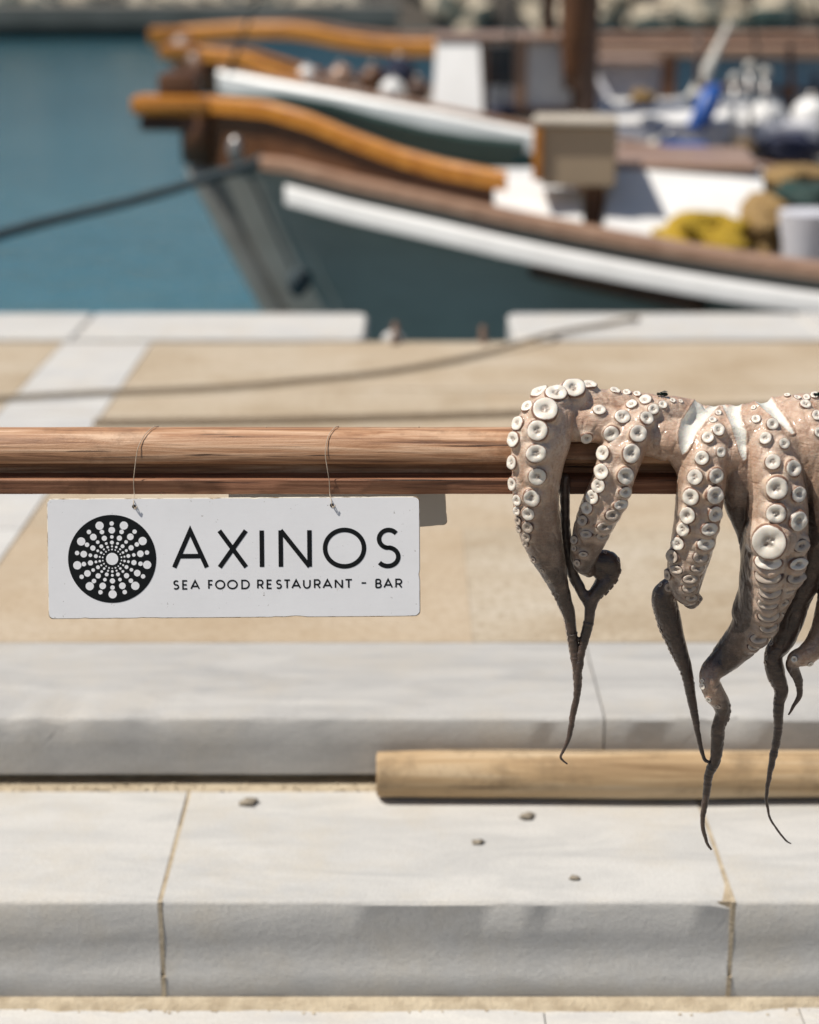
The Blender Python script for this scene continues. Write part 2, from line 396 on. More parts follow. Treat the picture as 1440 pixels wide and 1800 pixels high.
# loose grit in the gap under the upper step
gr = MB(); rnd = random.Random(3)
for (yy, zz_, wd, n) in ((Y_US - .018, Z1 - .002, .022, 1500), (Y_LS - .016, Z2, .016, 1200)):
    for i in range(n):
        x = rnd.uniform(XL, XR); r = rnd.uniform(.0008, .0026) * (1.7 if rnd.random() < .05 else 1)
        gr.ball((x, yy + rnd.gauss(0, wd * .5), zz_ + r * .3), (r * 1.3, r, r * .6), 5, 4)
V = []; Fc = []
for i in range(241):                       # ragged mortar fillet along the foot of the lower riser
    x = XL + (XR - XL) * i / 240; d = .020 + .012 * noise.noise(Vector((x * 6, 1, 2))) + .006 * noise.noise(Vector((x * 25, 4, 2)))
    V += [(x, Y_LS - .003, Z2 + .010), (x, Y_LS - .006 - d * .5, Z2 + .005), (x, Y_LS - .006 - d, Z2 - .001)]
for i in range(240):
    for k in range(2): Fc.append((3 * i + k, 3 * i + k + 1, 3 * i + k + 4, 3 * i + k + 3))
gr.add(V, Fc)
gr.build('sandy_grit', 'mortar', None, label='sandy grit lying in the gaps at the foot of the risers', cat='grit', kind='stuff')

street = MB(); street.box((0, (Y_BS - 9) / 2, ZS - .2), (60, Y_BS + 9, .4)); street.build('street', 'street', kind='structure')

xn0, xn1 = G(641, 598).x, G(903, 598).x     # ladder recess in the quay edge
pb = MB()
pb.box(((XL + XR) / 2, (Y_UB + .025 + Y_C - .002) / 2, -.9 - .010), (XR - XL, Y_C - Y_UB - .027, 1.8))
pb.box(((XL + xn0) / 2 - .01, (Y_C + Y_Q) / 2, -.9 - .012), (xn0 - XL - .02, Y_Q - Y_C - .004, 1.8))
pb.box(((xn1 + XR) / 2 + .01, (Y_C + Y_Q) / 2, -.9 - .012), (XR - xn1 - .02, Y_Q - Y_C - .004, 1.8))
pave = pb.build('quay_pavement', 'mortar', kind='structure')
def slab(x0, x1, y0, y1, m, name, th=.03, rise=0., seed=0, rc=0.0006):
    mb = MB(); mb.box(((x0 + x1) / 2, (y0 + y1) / 2, rise - th / 2), (x1 - x0, y1 - y0, th), bev=rc)
    return mb.build(name, m, pave)
sx0, sx1 = G(112, 601).x, G(268, 601).x
ys = [Y_UB + .004, Y_UB + .66, G(720, 728).y, Y_C - .66, Y_C - .002]
rnd = random.Random(5)
for j in range(4):
    y0, y1 = ys[j], ys[j + 1]
    slab(sx0 + .003, sx1 - .003, y0 + .002, y1 - .002, 'marble_white', 'marble_paving_slab')
    for side in (0, 1):
        x = sx0 if side == 0 else sx1
        first = True
        while (x > XL + .05) if side == 0 else (x < XR - .05):
            L = rnd.uniform(.75, 1.15)
            if first and side: L = [.95, .72, 1.05, G(533, 640).x - sx1][j]
            first = False
            a, b = (max(x - L, XL), x) if side == 0 else (x, min(x + L, XR))
            slab(a + .0003, b - .0003, y0 + .0003, y1 - .0003, 'sandstone', 'paving_slab', rise=rnd.uniform(-.002, .001))
            x = a if side == 0 else b
def coping(a, b, round0, round1):
    mb = MB(); r = .035; prof = []
    y0, y1 = Y_C + .003, Y_Q
    def corner(cx, cy, a0):
        return [(cx + r * math.cos(a0 + R(t)), cy + r * math.sin(a0 + R(t))) for t in range(0, 91, 15)]
    pts = []
    pts += corner(b - r, y1 - r, 0) if round1 else [(b, y1)]
    pts += corner(a + r, y1 - r, R(90)) if round0 else [(a, y1)]
    pts += corner(a + r, y0 + r, R(180)) if round0 else [(a, y0)]
    pts += corner(b - r, y0 + r, R(270)) if round1 else [(b, y0)]
    n = len(pts); c = ((a + b) / 2, (y0 + y1) / 2); V = []
    for z, sh in ((-.12, 0), (.006, 0), (.014, .008)):
        for (x, y) in pts: V.append((x + (sh if x < c[0] else -sh), y + (sh if y < c[1] else -sh), z))
    Fc = [tuple(range(2 * n, 3 * n)), tuple(range(n))[::-1]]
    for l in range(2):
        for k in range(n): Fc.append((l * n + k, l * n + (k + 1) % n, (l + 1) * n + (k + 1) % n, (l + 1) * n + k))
    mb.add(V, Fc).build('coping_stone', 'marble_white', pave)
cx = [XL, xn0 - 1.9, xn0 - .95, xn0]
for i in range(3): coping(cx[i] + .002, cx[i + 1] - (.002 if i < 2 else 0), False, i == 2)
cx = [xn1, xn1 + 1.0, xn1 + 2.0, XR]
for i in range(3): coping(cx[i] + (.002 if i else 0), cx[i + 1] - .002, i == 0, False)
# rounded bolt heads at the ladder recess
lad = thing('quay_ladder', (0.5 * (xn0 + xn1), Y_C + .05, -.9), 'rusty iron ladder in the recess of the quay edge', 'ladder')
lx0, lx1 = xn0 + .10, xn1 - .10
for x in (lx0, lx1):
    mb = MB().tube([(x, Y_C - .04, -.012), (x, Y_C - .03, .02 if x == lx0 else .004), (x, Y_C + .02, .018 if x == lx0 else .0), (x, Y_C + .05, -.06), (x, Y_C + .05, -1.2)], .012, 8, 4)
    mb.build('ladder_rail', 'iron', lad, True)
for k in range(4):
    MB().tube([(lx0, Y_C + .05, -.25 - .25 * k), (lx1, Y_C + .05, -.25 - .25 * k)], .01, 8).build('rung', 'iron', lad, True)
pc = G(691, 597)
MB().ball((pc.x, pc.y - .02, .006), (.038, .03, .028), 10, 7, .3, 3).build('stone_lump', 'marble_white', None, True, label='small pale stone lump at the quay edge recess', cat='stone')

wm = MB(); wm.add([(-700, Y_Q - .02, WATER), (700, Y_Q - .02, WATER), (700, 900, WATER), (-700, 900, WATER)], [(0, 1, 2, 3)])
wm.build('harbour_water', 'water', kind='structure')

# ------------------------------------------------------------------ far breakwater and jetty
YB = 62.0
mb = MB(); V = []; Fc = []
for i in range(41):
    x = -60 + i * 3
    for (y, z) in ((YB - .3, WATER - .5), (YB + 1.2, .9), (YB + 3, 2.6), (YB + 8, 2.9), (YB + 12, WATER - 1)):
        V.append((x, y + noise.noise(Vector((x, y, z))) * .4, z + noise.noise(Vector((x * .7, y, z + 9))) * .4))
for i in range(40):
    for k in range(4): Fc.append((i * 5 + k, (i + 1) * 5 + k, (i + 1) * 5 + k + 1, i * 5 + k + 1))
bw = mb.add(V, Fc).build('rubble_breakwater', 'rock_core', None, label='pale rubble breakwater of heaped boulders across the harbour', cat='breakwater')
rocks = []
for k in range(6):
    q = MB().ball((0, 0, 0), (1, .85, .72), 9, 7, .65, k * 5.3)
    me = bpy.data.meshes.new('boulder'); me.from_pydata([tuple(a) for a in q.v], [], q.f); me.materials.append(M['rock']); rocks.append(me)
rnd = random.Random(11)
for i in range(290):
    t = rnd.random(); s = rnd.uniform(.5, 1.0)
    o = bpy.data.objects.new('boulder', rnd.choice(rocks)); finish(o, bw)
    o.location = (rnd.uniform(-24, 24), YB + .1 + t * 3.2, WATER + .2 + t * 3.5)
    o.scale = (s * rnd.uniform(.9, 1.5), s, s * rnd.uniform(.8, 1.1)); o.rotation_euler = (rnd.uniform(-.5, .5), rnd.uniform(-.5, .5), rnd.uniform(0, 6))
jt = thing('concrete_jetty', (-10, 54, WATER), 'low grey concrete jetty with painted shade at its foot across the water', 'jetty')
jx1 = P(700, 40, 54).x
MB().box(((-45 + jx1) / 2, 56, -.15), (45 + jx1, 4, .62), bev=.03).build('jetty_deck', 'concrete', jt)
MB().box(((-45 + jx1) / 2, 56, -.9), (45 + jx1 - .1, 3.6, .9)).build('jetty_foot', 'foot_shade', jt)

# ------------------------------------------------------------------ boats
def interp(x, tab): return float(np.interp(x, [t[0] for t in tab], [t[1] for t in tab]))
class Boat:
    def __init__(s, name, label, group, stem_px, ystem, ang, L, B, tab, hull, rake=.45, fine=1.7):
        s.u = Vector((math.cos(ang), -math.sin(ang), 0)); s.n = Vector((-math.sin(ang), -math.cos(ang), 0))
        s.L, s.B, s.rake, s.fine = L, B, rake, fine
        s.o = P(stem_px[0], stem_px[1], ystem); s.o.z = 0
        s.S = [L * (i / 36) ** 1.35 for i in range(37)]
        s.tab = tab
        s.z = [s.solve(s.plan(q), tab) for q in s.S]
        s.root = thing(name, (s.o.x + s.u.x * L / 2, s.o.y + s.u.y * L / 2, WATER), label, 'boat', group)
        V = []; Fc = []; nt = 12
        for side in (1, -1):
            k0 = len(V)
            for i, q in enumerate(s.S):
                for k in range(nt + 1): V.append(s.pt(q, k / nt, side, s.z[i]))
            for i in range(len(s.S) - 1):
                for k in range(nt):
                    a = k0 + i * (nt + 1) + k; Fc.append((a, a + 1, a + nt + 2, a + nt + 1))
        s.hull = MB().add(V, Fc).build('hull', hull, s.root, True)
        # deck
        V = []; Fc = []
        for i, q in enumerate(s.S):
            for sd in (1, -1):
                p = s.pt(q, .14, sd, s.z[i]); V.append(p)
        for i in range(len(s.S) - 1): Fc.append((2 * i, 2 * i + 1, 2 * i + 3, 2 * i + 2))
        MB().add(V, Fc).build('deck', 'deck', s.root)
        st = [s.pt(0, t, 1, s.z[0]) for t in np.linspace(0, 1, 9)]
        s.stem = MB().tube([p - s.u * .02 for p in st], .055, 8, 2).build('stem_post', hull, s.root, True)
    def half(s, q):
        t = min(max(q / s.L, 0), 1)
        return s.B * (1 - (1 - min(t * 2.0, 1)) ** s.fine) * (1 - .35 * max(0, (t - .5) * 2) ** 2) + .025
    def plan(s, q, side=1, inset=0):
        return s.o + s.u * q + s.n * (side * max(s.half(max(q, 0)) - inset, 0) if q >= 0 else 0)
    def solve(s, p, tab):
        z = .3
        for _ in range(6):
            px = proj((p.x, p.y, z))[0]; z = P(px, interp(px, tab), p.y).z
        return z
    def pt(s, q, t, side, z):
        zk = WATER - .35
        e = .95 - .6 * min(1, q / (.45 * s.L))
        hw = s.half(q) * (1 - t) ** e * (1 + .10 * math.sin(math.pi * t) * min(1, q))
        p = s.o + s.u * (q * (1 - s.rake * t / s.L) + s.rake * t) + s.n * side * hw
        return Vector((p.x, p.y, z + (zk - z) * t))
    def zz(s, q): return float(np.interp(q, s.S, s.z))
    def strip(s, name, m, q0, q1, side, off, tab=None, dz=0, w=.04, h=.06, parent=None, n=44, tt=None):
        """a rectangular rail following the hull side; off = outward offset"""
        V = []; Fc = []
        for i in range(n + 1):
            q = q0 + (q1 - q0) * i / n
            if tt is not None: p = s.pt(q, tt, side, s.zz(q)); z = p.z + dz
            else:
                p = s.plan(q, 1); z = (s.solve(p, tab) if tab else s.zz(q)) + dz; p = s.plan(q, side)
            d = s.n * side
            for a, b in ((-.5, -.5), (.5, -.5), (.5, .3), (.3, .5), (-.3, .5), (-.5, .3)):
                V.append(Vector((p.x, p.y, z)) + d * (off + a * w) + Vector((0, 0, b * h)))
        k = 6
        for i in range(n):
            for j in range(k): Fc.append((i * k + j, i * k + (j + 1) % k, (i + 1) * k + (j + 1) % k, (i + 1) * k + j))
        Fc.append(tuple(range(k))); Fc.append(tuple(n * k + j for j in range(k)))
        return MB().add(V, Fc).build(name, m, parent or s.root, smooth='auto')
    def bulwark(s, name, m, q0, q1, side, tab, n=30, low=-.02):
        V = []; Fc = []
        for i in range(n + 1):
            q = q0 + (q1 - q0) * i / n; p = s.plan(q, 1); zt = s.solve(p, tab); p = s.plan(q, side, .0)
            for (dz, dn) in ((zt, 0), (s.zz(q) + low, 0), (s.zz(q) + low, -.03), (zt, -.03)):
                V.append(Vector((p.x, p.y, dz)) + s.n * side * dn)
        for i in range(n):
            for j in range(4): Fc.append((i * 4 + j, i * 4 + (j + 1) % 4, (i + 1) * 4 + (j + 1) % 4, (i + 1) * 4 + j))
        return MB().add(V, Fc).build(name, m, s.root)
GB = 'wooden fishing boats moored along the quay'
# near boat
t_sheer = [(330, 285), (420, 287), (500, 290), (600, 318), (700, 340), (800, 362), (900, 385), (1000, 405), (1100, 424), (1200, 442), (1300, 458), (1440, 478), (1900, 520)]
t_rail = [(235, 181), (300, 181), (380, 184), (470, 192), (540, 212), (620, 245), (700, 275), (780, 297), (900, 320), (960, 332)]
b1 = Boat('fishing_boat', 'grey green wooden fishing boat with orange varnished bow rail and white rubbing strake', GB, (352, 260), 7.35, R(7), 6.4, 1.05, t_sheer, 'hull_green', .82, 1.55)
q9 = 2.0
for q in b1.S:
    if proj((*b1.plan(q).xy, b1.zz(q)))[0] < 905: q9 = q
for sd in (1, -1):
    b1.bulwark('bow_bulwark', 'brown_wood' if sd == 1 else 'hull_dark', 0, q9, sd, t_rail)
    b1.strip('bow_rail', 'varnish' if sd == 1 else 'hull_dark', .0, q9 + .05, sd, 0, t_rail, .0, .075, .068)
    b1.strip('cap_rail', 'cap_wood', .3, 6.3, sd, .01, None, .01, .12, .05)
    b1.strip('rubbing_strake', 'boat_white', .42, 6.3, sd, .045, None, -.105, .06, .075)
    b1.strip('lower_strake', 'hull_grey', .5, 6.0, sd, .01, None, 0, .03, .035, tt=.52)
zt = b1.solve(b1.plan(0), t_rail)
tip = MB(); p0 = b1.plan(0); p0.z = zt - .005
tip.box(p0 - b1.u * .10, (.34, .17, .085), -R(7), .03)
tip.build('stem_cap', 'varnish', b1.root, 'auto')
sh = MB(); sh.box(p0 - b1.u * .09 + Vector((0, 0, -.075)), (.30, .12, .06), -R(7), .02); sh.build('stem_knee', 'dark_wood', b1.root)
hd = P(315, 150, 7.33); MB().box(hd, (.17, .11, .11), -R(7), .035).build('stem_head', 'brown_wood', b1.root, 'auto')
sm = MB(); sm.tube([b1.plan(0) + Vector((.0, 0, zt - .02)), b1.pt(0, 0, 1, b1.z[0]) + Vector((0, 0, 0))], .075, 8); sm.build('stem_top', 'brown_wood', b1.root, True)
fl = P(415, 262, b1.plan(.25).y - .05); MB().ball(fl, (.035, .035, .055), 10, 8).build('fairlead', 'steel', b1.root, True)
# plank fender hung on the near side
pl = []
for (px, py) in ((935, 475), (1080, 508), (1240, 540)):
    q = min(b1.S, key=lambda q: abs(proj((*b1.plan(q).xy, b1.zz(q) - .2))[0] - px)); p = b1.pt(q, .22, 1, b1.zz(q)) + b1.n * .03
    pl.append(P(px, py, p.y - .02))
MB().tube(pl, .03, 8, 5).build('fender_plank', 'brown_wood', b1.root, True)
def coach(name, m, x0, x1, py0, py1, yt, yb_, dep, parent):
    a, b, c, d = P(x0, py0, yt), P(x1, py0, yt), P(x1 + 8, py1, yb_), P(x0 - 8, py1, yb_)
    D = Vector((0, dep, 0)); V = [a, b, c, d, a + D, b + D, c + D, d + D]
    return MB().add(V, [(0, 1, 2, 3), (4, 7, 6, 5), (0, 4, 5, 1), (1, 5, 6, 2), (2, 6, 7, 3), (3, 7, 4, 0)]).build(name, m, parent)
# deck structures of the near boat
def dbox(b, name, m, x0, x1, y0, y1, yd, dep, parent=None, bev=.015, rot=-R(7)):
    """box whose near face fills a pixel rectangle at distance yd"""
    a = P(x0, y0, yd); c = P(x1, y1, yd)
    mb = MB().box(((a.x + c.x) / 2, yd + dep / 2, (a.z + c.z) / 2), (abs(c.x - a.x), dep, abs(a.z - c.z)), rot, bev)
    return mb.build(name, m, parent or (b.root if isinstance(b, Boat) else b))
def lofted(pts, dep, name, m, parent):
    """solid with a curved near outline (pixels, distance) and a depth"""
    n = len(pts); V = [tuple(p) for p in pts] + [tuple(p + Vector((0, dep, 0))) for p in pts]
    Fc = [tuple(range(n)), tuple(range(2 * n - 1, n - 1, -1))] + [(k, (k + 1) % n, n + (k + 1) % n, n + k) for k in range(n)]
    return MB().add(V, Fc).build(name, m, parent)
coach('fore_hatch', 'boat_white', 850, 985, 312, 412, 7.15, 6.6, .35, b1.root)
coach('hatch_step', 'boat_white', 825, 1020, 340, 420, 6.85, 6.58, .2, b1.root)
eb = coach('engine_box', 'boat_white', 1070, 1340, 298, 415, 6.95, 6.62, .7, b1.root)
dbox(b1, 'engine_box_lid', 'cap_wood', 1058, 1352, 288, 299, 6.93, .74, eb)
dbox(b1, 'towing_post', 'brown_wood', 1030, 1062, 300, 440, 6.8, .09)
tb = thing('wooden_locker', P(1020, 330, 6.9), 'tan boxed locker with an orange varnished corner on the boat with the orange bow rail', 'locker')
dbox(tb, 'body', 'tan', 962, 1090, 222, 328, 6.7, .30, bev=.008)
dbox(tb, 'side_panel', 'varnish', 946, 960, 222, 318, 6.7, .30, bev=.006)
dbox(tb, 'lid', 'deck', 944, 1093, 212, 221, 6.68, .34, bev=.004)
def blob(name, m, px, py, yd, rx, ry, dep, label, cat, jit=.5, seed=1, parent=None):
    k = mpp(yd, py); c = P(px, py, yd + dep)
    mb = MB().ball(c, (rx * k, dep, ry * k), 26, 18, jit, seed)
    return mb.build(name, m, parent, True, **({} if parent else dict(label=label, cat=cat)))
blob('fishing_net', 'yellow_net', 1235, 420, 6.45, 85, 48, .2, 'heaped yellow fishing net on the boat with the orange bow rail', 'fishing net', .5, 2)
blob('fishing_net', 'tan_net', 1345, 400, 6.5, 50, 50, .2, 'tan brown fishing net heaped beside the yellow net', 'fishing net', .6, 5)
blob('fishing_net', 'tan_net', 1400, 318, 7.0, 70, 28, .2, 'flat tan net bundle above the dark green sheet', 'fishing net', .5, 9)
blob('tarpaulin', 'green_net', 1415, 350, 6.65, 60, 28, .2, 'dark green tarpaulin bunched on the boat with the orange bow rail', 'tarpaulin', .7, 8)
tub = MB(); c = P(1425, 400, 6.5); tub.tube([c - Vector((0, 0, .12)), c + Vector((0, 0, .06)), c + Vector((0, 0, .07)), c + Vector((0, 0, .06)), c - Vector((0, 0, .05))], [.10, .125, .13, .115, .10], 20)
tub.build('plastic_tub', 'boat_shade', None, 'auto', label='white plastic tub in painted lilac shade beside the tan net', cat='tub')

# second boat
t2 = [(320, 118), (400, 131), (500, 150), (600, 168), (700, 187), (800, 206), (950, 238), (1100, 262), (1440, 320), (1900, 360)]
t2r = [(290, 92), (340, 92), (430, 104), (510, 137), (560, 152)]
b2 = Boat('fishing_boat', 'dark green wooden fishing boat with white gunwale, white wheelhouse and thick brown mast', GB, (345, 120), 9.7, R(5), 7.0, 1.05, t2, 'hull_dark', 1.3, 1.6)
for sd in (1, -1):
    b2.strip('gunwale', 'boat_white', .15, 6.9, sd, .02, None, -.035, .10, .11)
    b2.strip('cap_rail', 'cap_wood', .15, 6.9, sd, 0, None, .035, .10, .025)
    b2.bulwark('bow_bulwark', 'brown_wood', 0, .62, sd, t2r)
    b2.strip('bow_rail', 'varnish', 0, .65, sd, 0, t2r, 0, .08, .07)
p0 = b2.plan(0); p0.z = b2.solve(p0, t2r)
MB().box(p0 - b2.u * .08, (.22, .13, .08), -R(5), .02).build('stem_cap', 'varnish', b2.root, 'auto')
MB().tube([p0, p0 - Vector((0, 0, .25)) + b2.u * .07], .08, 8).build('stem_top', 'brown_wood', b2.root, True)
wh = dbox(b2, 'wheelhouse', 'boat_white', 772, 1012, 72, 225, 9.35, .8, bev=.02, rot=0)
coach('wheelhouse_front', 'boat_white', 768, 842, 66, 215, 9.33, 9.05, .2, wh)
dbox(b2, 'window', 'glass', 856, 902, 82, 150, 9.34, .02, wh, .003, 0)
dbox(b2, 'corner_post', 'cap_wood', 905, 925, 70, 205, 9.325, .04, wh, .004, 0)
dbox(b2, 'corner_post', 'cap_wood', 846, 856, 78, 205, 9.325, .03, wh, .004, 0)
dbox(b2, 'cabin_sill', 'dark_wood', 890, 1015, 190, 207, 9.31, .06, wh, .004, 0)
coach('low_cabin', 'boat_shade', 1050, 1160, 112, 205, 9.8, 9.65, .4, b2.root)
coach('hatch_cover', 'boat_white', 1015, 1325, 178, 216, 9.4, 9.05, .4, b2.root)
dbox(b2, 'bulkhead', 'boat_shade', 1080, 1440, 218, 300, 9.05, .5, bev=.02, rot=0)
mast = P(1026, 190, 9.25)
ms = MB().tube([mast - Vector((0, 0, .4)), mast + Vector((.02, 0, 4.6))], [.07, .045], 14).build('mast', 'dark_wood', b2.root, True)
MB().tube([mast + Vector((-.06, -.02, .1)), mast + Vector((-.05, -.03, .5)), mast + Vector((-.05, -.02, 1.2)), mast + Vector((-.02, 0, 2.2))], [.05, .09, .08, .04], 12, 4).build('furled_sail', 'brown_wood', ms, True)
m2 = P(962, 120, 10.2)
MB().tube([m2 - Vector((0, 0, .3)), m2 + Vector((0, 0, 2.2))], .04, 10).build('derrick_post', 'dark_wood', b2.root, True)
MB().tube([P(1128, 300, 8.9), P(1150, 262, 9.0), P(1210, 190, 9.4), P(1282, 40, 10)], [.03, .05, .045, .012], 10, 4).build('fishing_rod', 'rope_white', None, True, label='long pale rod slanting up beside the blue bundle', cat='rod')
dbox(b2, 'cabin_post', 'brown_wood', 1166, 1186, 98, 210, 9.62, .06, bev=.004, rot=0)
dbox(b2, 'cabin_trim', 'cap_wood', 1046, 1166, 104, 113, 9.62, .5, bev=.004, rot=0)
dbox(b2, 'roof_edge', 'cap_wood', 766, 1018, 64, 72, 9.3, .85, wh, .004, 0)
dbox(b2, 'bulkhead_trim', 'brown_wood', 1085, 1440, 284, 298, 9.0, .04, bev=.004, rot=0)
mt = mast + Vector((.02, 0, 4.4))
for (px, py, yd) in ((400, 128, 9.5), (1500, 300, 8.9), (1340, 150, 10.4), (880, 215, 9.2)):
    MB().tube([mt, P(px, py, yd)], .008, 6).build('rigging_line', 'rope', b2.root, True)
for i, (px, t_, b_, m_) in enumerate(((1225, 60, 250, 'dark_wood'), (1395, 80, 270, 'brown_wood'), (1372, 150, 275, 'dark_wood'), (1432, 130, 275, 'dark_wood'))):
    MB().tube([P(px, b_, 9.5), P(px + (4, -6, 8, 2)[i], t_, 9.5)], .018, 8).build('deck_post', m_, b2.root, True)
MB().tube([P(1225, 150, 9.5), P(1395, 160, 9.5), P(1560, 165, 9.5)], .015, 8).build('deck_rail', 'brown_wood', b2.root, True)
for (px, py, rx, ry, m_, lb) in ((1300, 262, 30, 16, 'tan_net', 'small tan net heap beside the blue bucket'), (885, 196, 26, 14, 'navy', 'dark bundle on the rail below the wheelhouse'), (1130, 172, 22, 12, 'tan_net', 'small tan rope heap on the low cabin')):
    blob('gear_heap', m_, px, py, 8.95, rx, ry, .1, lb, 'gear', .6, px * .01)
# gear on the boat with the white wheelhouse
def ballgear(name, m, px, py, r, yd, label, cat, group=None, sq=(1, 1, 1)):
    k = mpp(yd, py) * r; c = P(px, py, yd)
    t = thing(name, c - Vector((0, 0, k)), label, cat, group)
    MB().ball(c, (k * sq[0], k * sq[1], k * sq[2]), 18, 12).build('float_body', m, t, True)
    MB().tube([c + Vector((0, 0, k * sq[2] * .92)), c + Vector((0, 0, k * sq[2] * 1.22))], k * .22, 10).build('eyelet', 'steel', t, True)
ballgear('net_float', 'navy', 703, 132, 30, 9.6, 'dark navy round float above the white gunwale', 'float')
ballgear('net_float', 'boat_white', 690, 160, 22, 9.4, 'white round float under the dark navy float', 'float')
ballgear('net_float', 'brown_wood', 655, 140, 24, 9.7, 'dark brown round float on the boat with the white wheelhouse', 'float')
ballgear('net_float', 'cap_wood', 600, 138, 24, 9.8, 'pinkish brown float on the boat with the white wheelhouse', 'float')
ballgear('net_float', 'boat_white', 540, 134, 18, 9.9, 'small pale float by the bow of the boat with the white wheelhouse', 'float')
ballgear('net_float', 'dark_wood', 735, 160, 22, 9.5, 'blackish float leaning by the wheelhouse', 'float')
def bucket(px, py, r, h, yd, label):
    k = mpp(yd, py); c = P(px, py, yd); t = thing('bucket', c, label, 'bucket')
    MB().tube([c - Vector((0, 0, h * k)), c + Vector((0, 0, 0)), c + Vector((0, 0, .012)), c + Vector((0, 0, -.02))], [r * k * .75, r * k, r * k * 1.05, r * k * .9], 20).build('body', 'blue', t, 'auto')
    MB().tube([c + Vector((-r * k, 0, 0)), c + Vector((-r * k * .7, -.02, r * k * .5)), c + Vector((0, -.02, r * k * .75)), c + Vector((r * k * .7, -.02, r * k * .5)), c + Vector((r * k, 0, 0))], .008, 6, 4).build('handle', 'steel', t, True)
bucket(1200, 258, 46, 40, 8.7, 'bright blue bucket on the boat with the white wheelhouse')
MB().tube([P(1215, 232, 9.0), P(1235, 205, 9.0), P(1248, 172, 9.05), P(1262, 150, 9.1)], [.04, .055, .06, .02], 10, 4).build('blue_bundle', 'blue', None, True, label='bright blue cloth bundle above the blue bucket', cat='cloth')
for i, (px, t, b_) in enumerate(((1292, 138, 300), (1318, 118, 300), (1345, 128, 300))):
    yd = 8.95 + .1 * i; a = P(px, t, yd); c = P(px, b_, yd)
    s_ = thing('stanchion', c, ['thin grey steel stanchion nearest the blue bucket', 'tallest grey steel stanchion of the row of three', 'grey steel stanchion beside the navy cover'][i], 'stanchion', 'stanchions on the boat with the white wheelhouse')
    MB().tube([c, a], .016, 8).build('pole', 'steel', s_, True)
    MB().ball(a, .03, 10, 8).build('lamp_knob', 'rope_white', s_, True)
for i, (px, py, r) in enumerate(((1268, 222, 30), (1350, 205, 32), (1425, 205, 34))):
    ballgear('fender', 'boat_white', px, py, r, 9.2, ['white round fender beside the blue bundle', 'white round fender behind the stanchions', 'white round fender above the navy cover'][i], 'fender', 'white fenders')
blob('navy_cover', 'navy', 1390, 258, 8.9, 70, 28, .2, 'dark navy cloth cover on the boat with the white wheelhouse', 'cover', .5, 4)

# third boat
t3 = [(300, 66), (420, 58), (520, 58), (600, 76), (680, 88), (800, 90), (1000, 92), (1440, 96), (2200, 100)]
b3 = Boat('fishing_boat', 'blue grey boat with a brown open rail, moored outside the two green boats', GB, (315, 66), 13.2, R(3), 9.5, 1.2, t3, 'hull_grey', 1.7, 1.6)
for sd in (1, -1):
    b3.strip('top_rail', 'varnish' if sd == 1 else 'cap_wood', 0, 2.2, sd, 0, None, .02, .12, .11)
    b3.strip('top_rail', 'cap_wood', 2.2, 9.4, sd, 0, None, .02, .10, .09)
p0 = b3.plan(0); p0.z = b3.z[0]
MB().box(p0 - b3.u * .06, (.3, .18, .14), -R(3), .03).build('stem_cap', 'varnish', b3.root, 'auto')
MB().tube([p0, p0 + b3.u * .25 - Vector((0, 0, .5))], .15, 8).build('stem_top', 'brown_wood', b3.root, True)
aw = thing('awning_frame', P(1250, 180, 12.6), 'brown timber awning frame on the blue grey boat', 'awning frame')
for yy, m in ((68, 'dark_wood'), (122, 'brown_wood'), (142, 'cap_wood')):
    dbox(aw, 'beam', m, 1165 if yy > 70 else 1050, 1800, yy, yy + (16 if yy < 142 else 22), 12.4 - yy * .001, .12, bev=.01, rot=0)
for px in (1175, 1290, 1405, 1520):
    dbox(aw, 'post', 'dark_wood', px, px + 13, 84, 290, 12.45, .06, bev=.005, rot=0)

# ------------------------------------------------------------------ ropes
bo = P(432, 292, b1.pt(.35, .05, 1, b1.zz(.35)).y - .06)
bol = G(-430, 560, .28)
MB().tube([bo + b1.u * .06 + Vector((0, .1, .02)), bo, P(250, 348, 6.9), P(0, 413, 6.4), Vector((bol.x, bol.y, .26))], .021, 10, 8).build('quay_line', 'rope', None, True, label='dark blue grey mooring rope running from the bow across the water', cat='rope')
bd = thing('bollard', (bol.x, bol.y, 0), 'squat iron mooring bollard on the quay', 'bollard')
MB().tube([(bol.x, bol.y, .0), (bol.x, bol.y, .03), (bol.x, bol.y, .035), (bol.x, bol.y, .24)], [.14, .14, .09, .085], 18).build('column', 'iron', bd, 'auto')
MB().tube([(bol.x, bol.y, .235), (bol.x, bol.y, .26), (bol.x, bol.y, .31), (bol.x, bol.y, .33)], [.085, .13, .13, .07], 18).build('cap', 'iron', bd, 'auto')
rp = [G(x, y, .013) for x, y in ((-260, 715), (0, 699), (180, 689), (400, 679), (520, 668), (640, 657), (760, 639), (860, 618), (960, 596), (1060, 577))]
rp = [Vector((p.x, p.y, .012 if p.y < Y_C - .05 else .026)) for p in rp]
e = G(1115, 560, .026); rp += [e, Vector((e.x + .06, Y_Q + .05, -.03)), Vector((e.x + .2, Y_Q + .22, -.12))]
MB().tube(rp, .0075, 8, 8).build('quay_line', 'line_tan', None, True, label='thin brown line curving over the paving to the quay edge', cat='rope')  # thin brown tube laid in a curve over the paving
rp = [G(x, y, .012) for x, y in ((165, 741), (300, 740), (500, 737), (760, 730), (1000, 722), (1240, 715), (1600, 706))]
MB().tube(rp, .0085, 8, 6).build('quay_line', 'line_tan', None, True, label='straight brown line along the paving behind the rail', cat='rope')  # thin brown tube laid nearly straight across the paving
MB().tube([fl + Vector((0, -.03, -.02)), P(450, 330, fl.y - .05), P(490, 420, fl.y - .08), P(524, 492, fl.y - .1)], .008, 6, 6).build('bow_line', 'rope', b1.root, True)
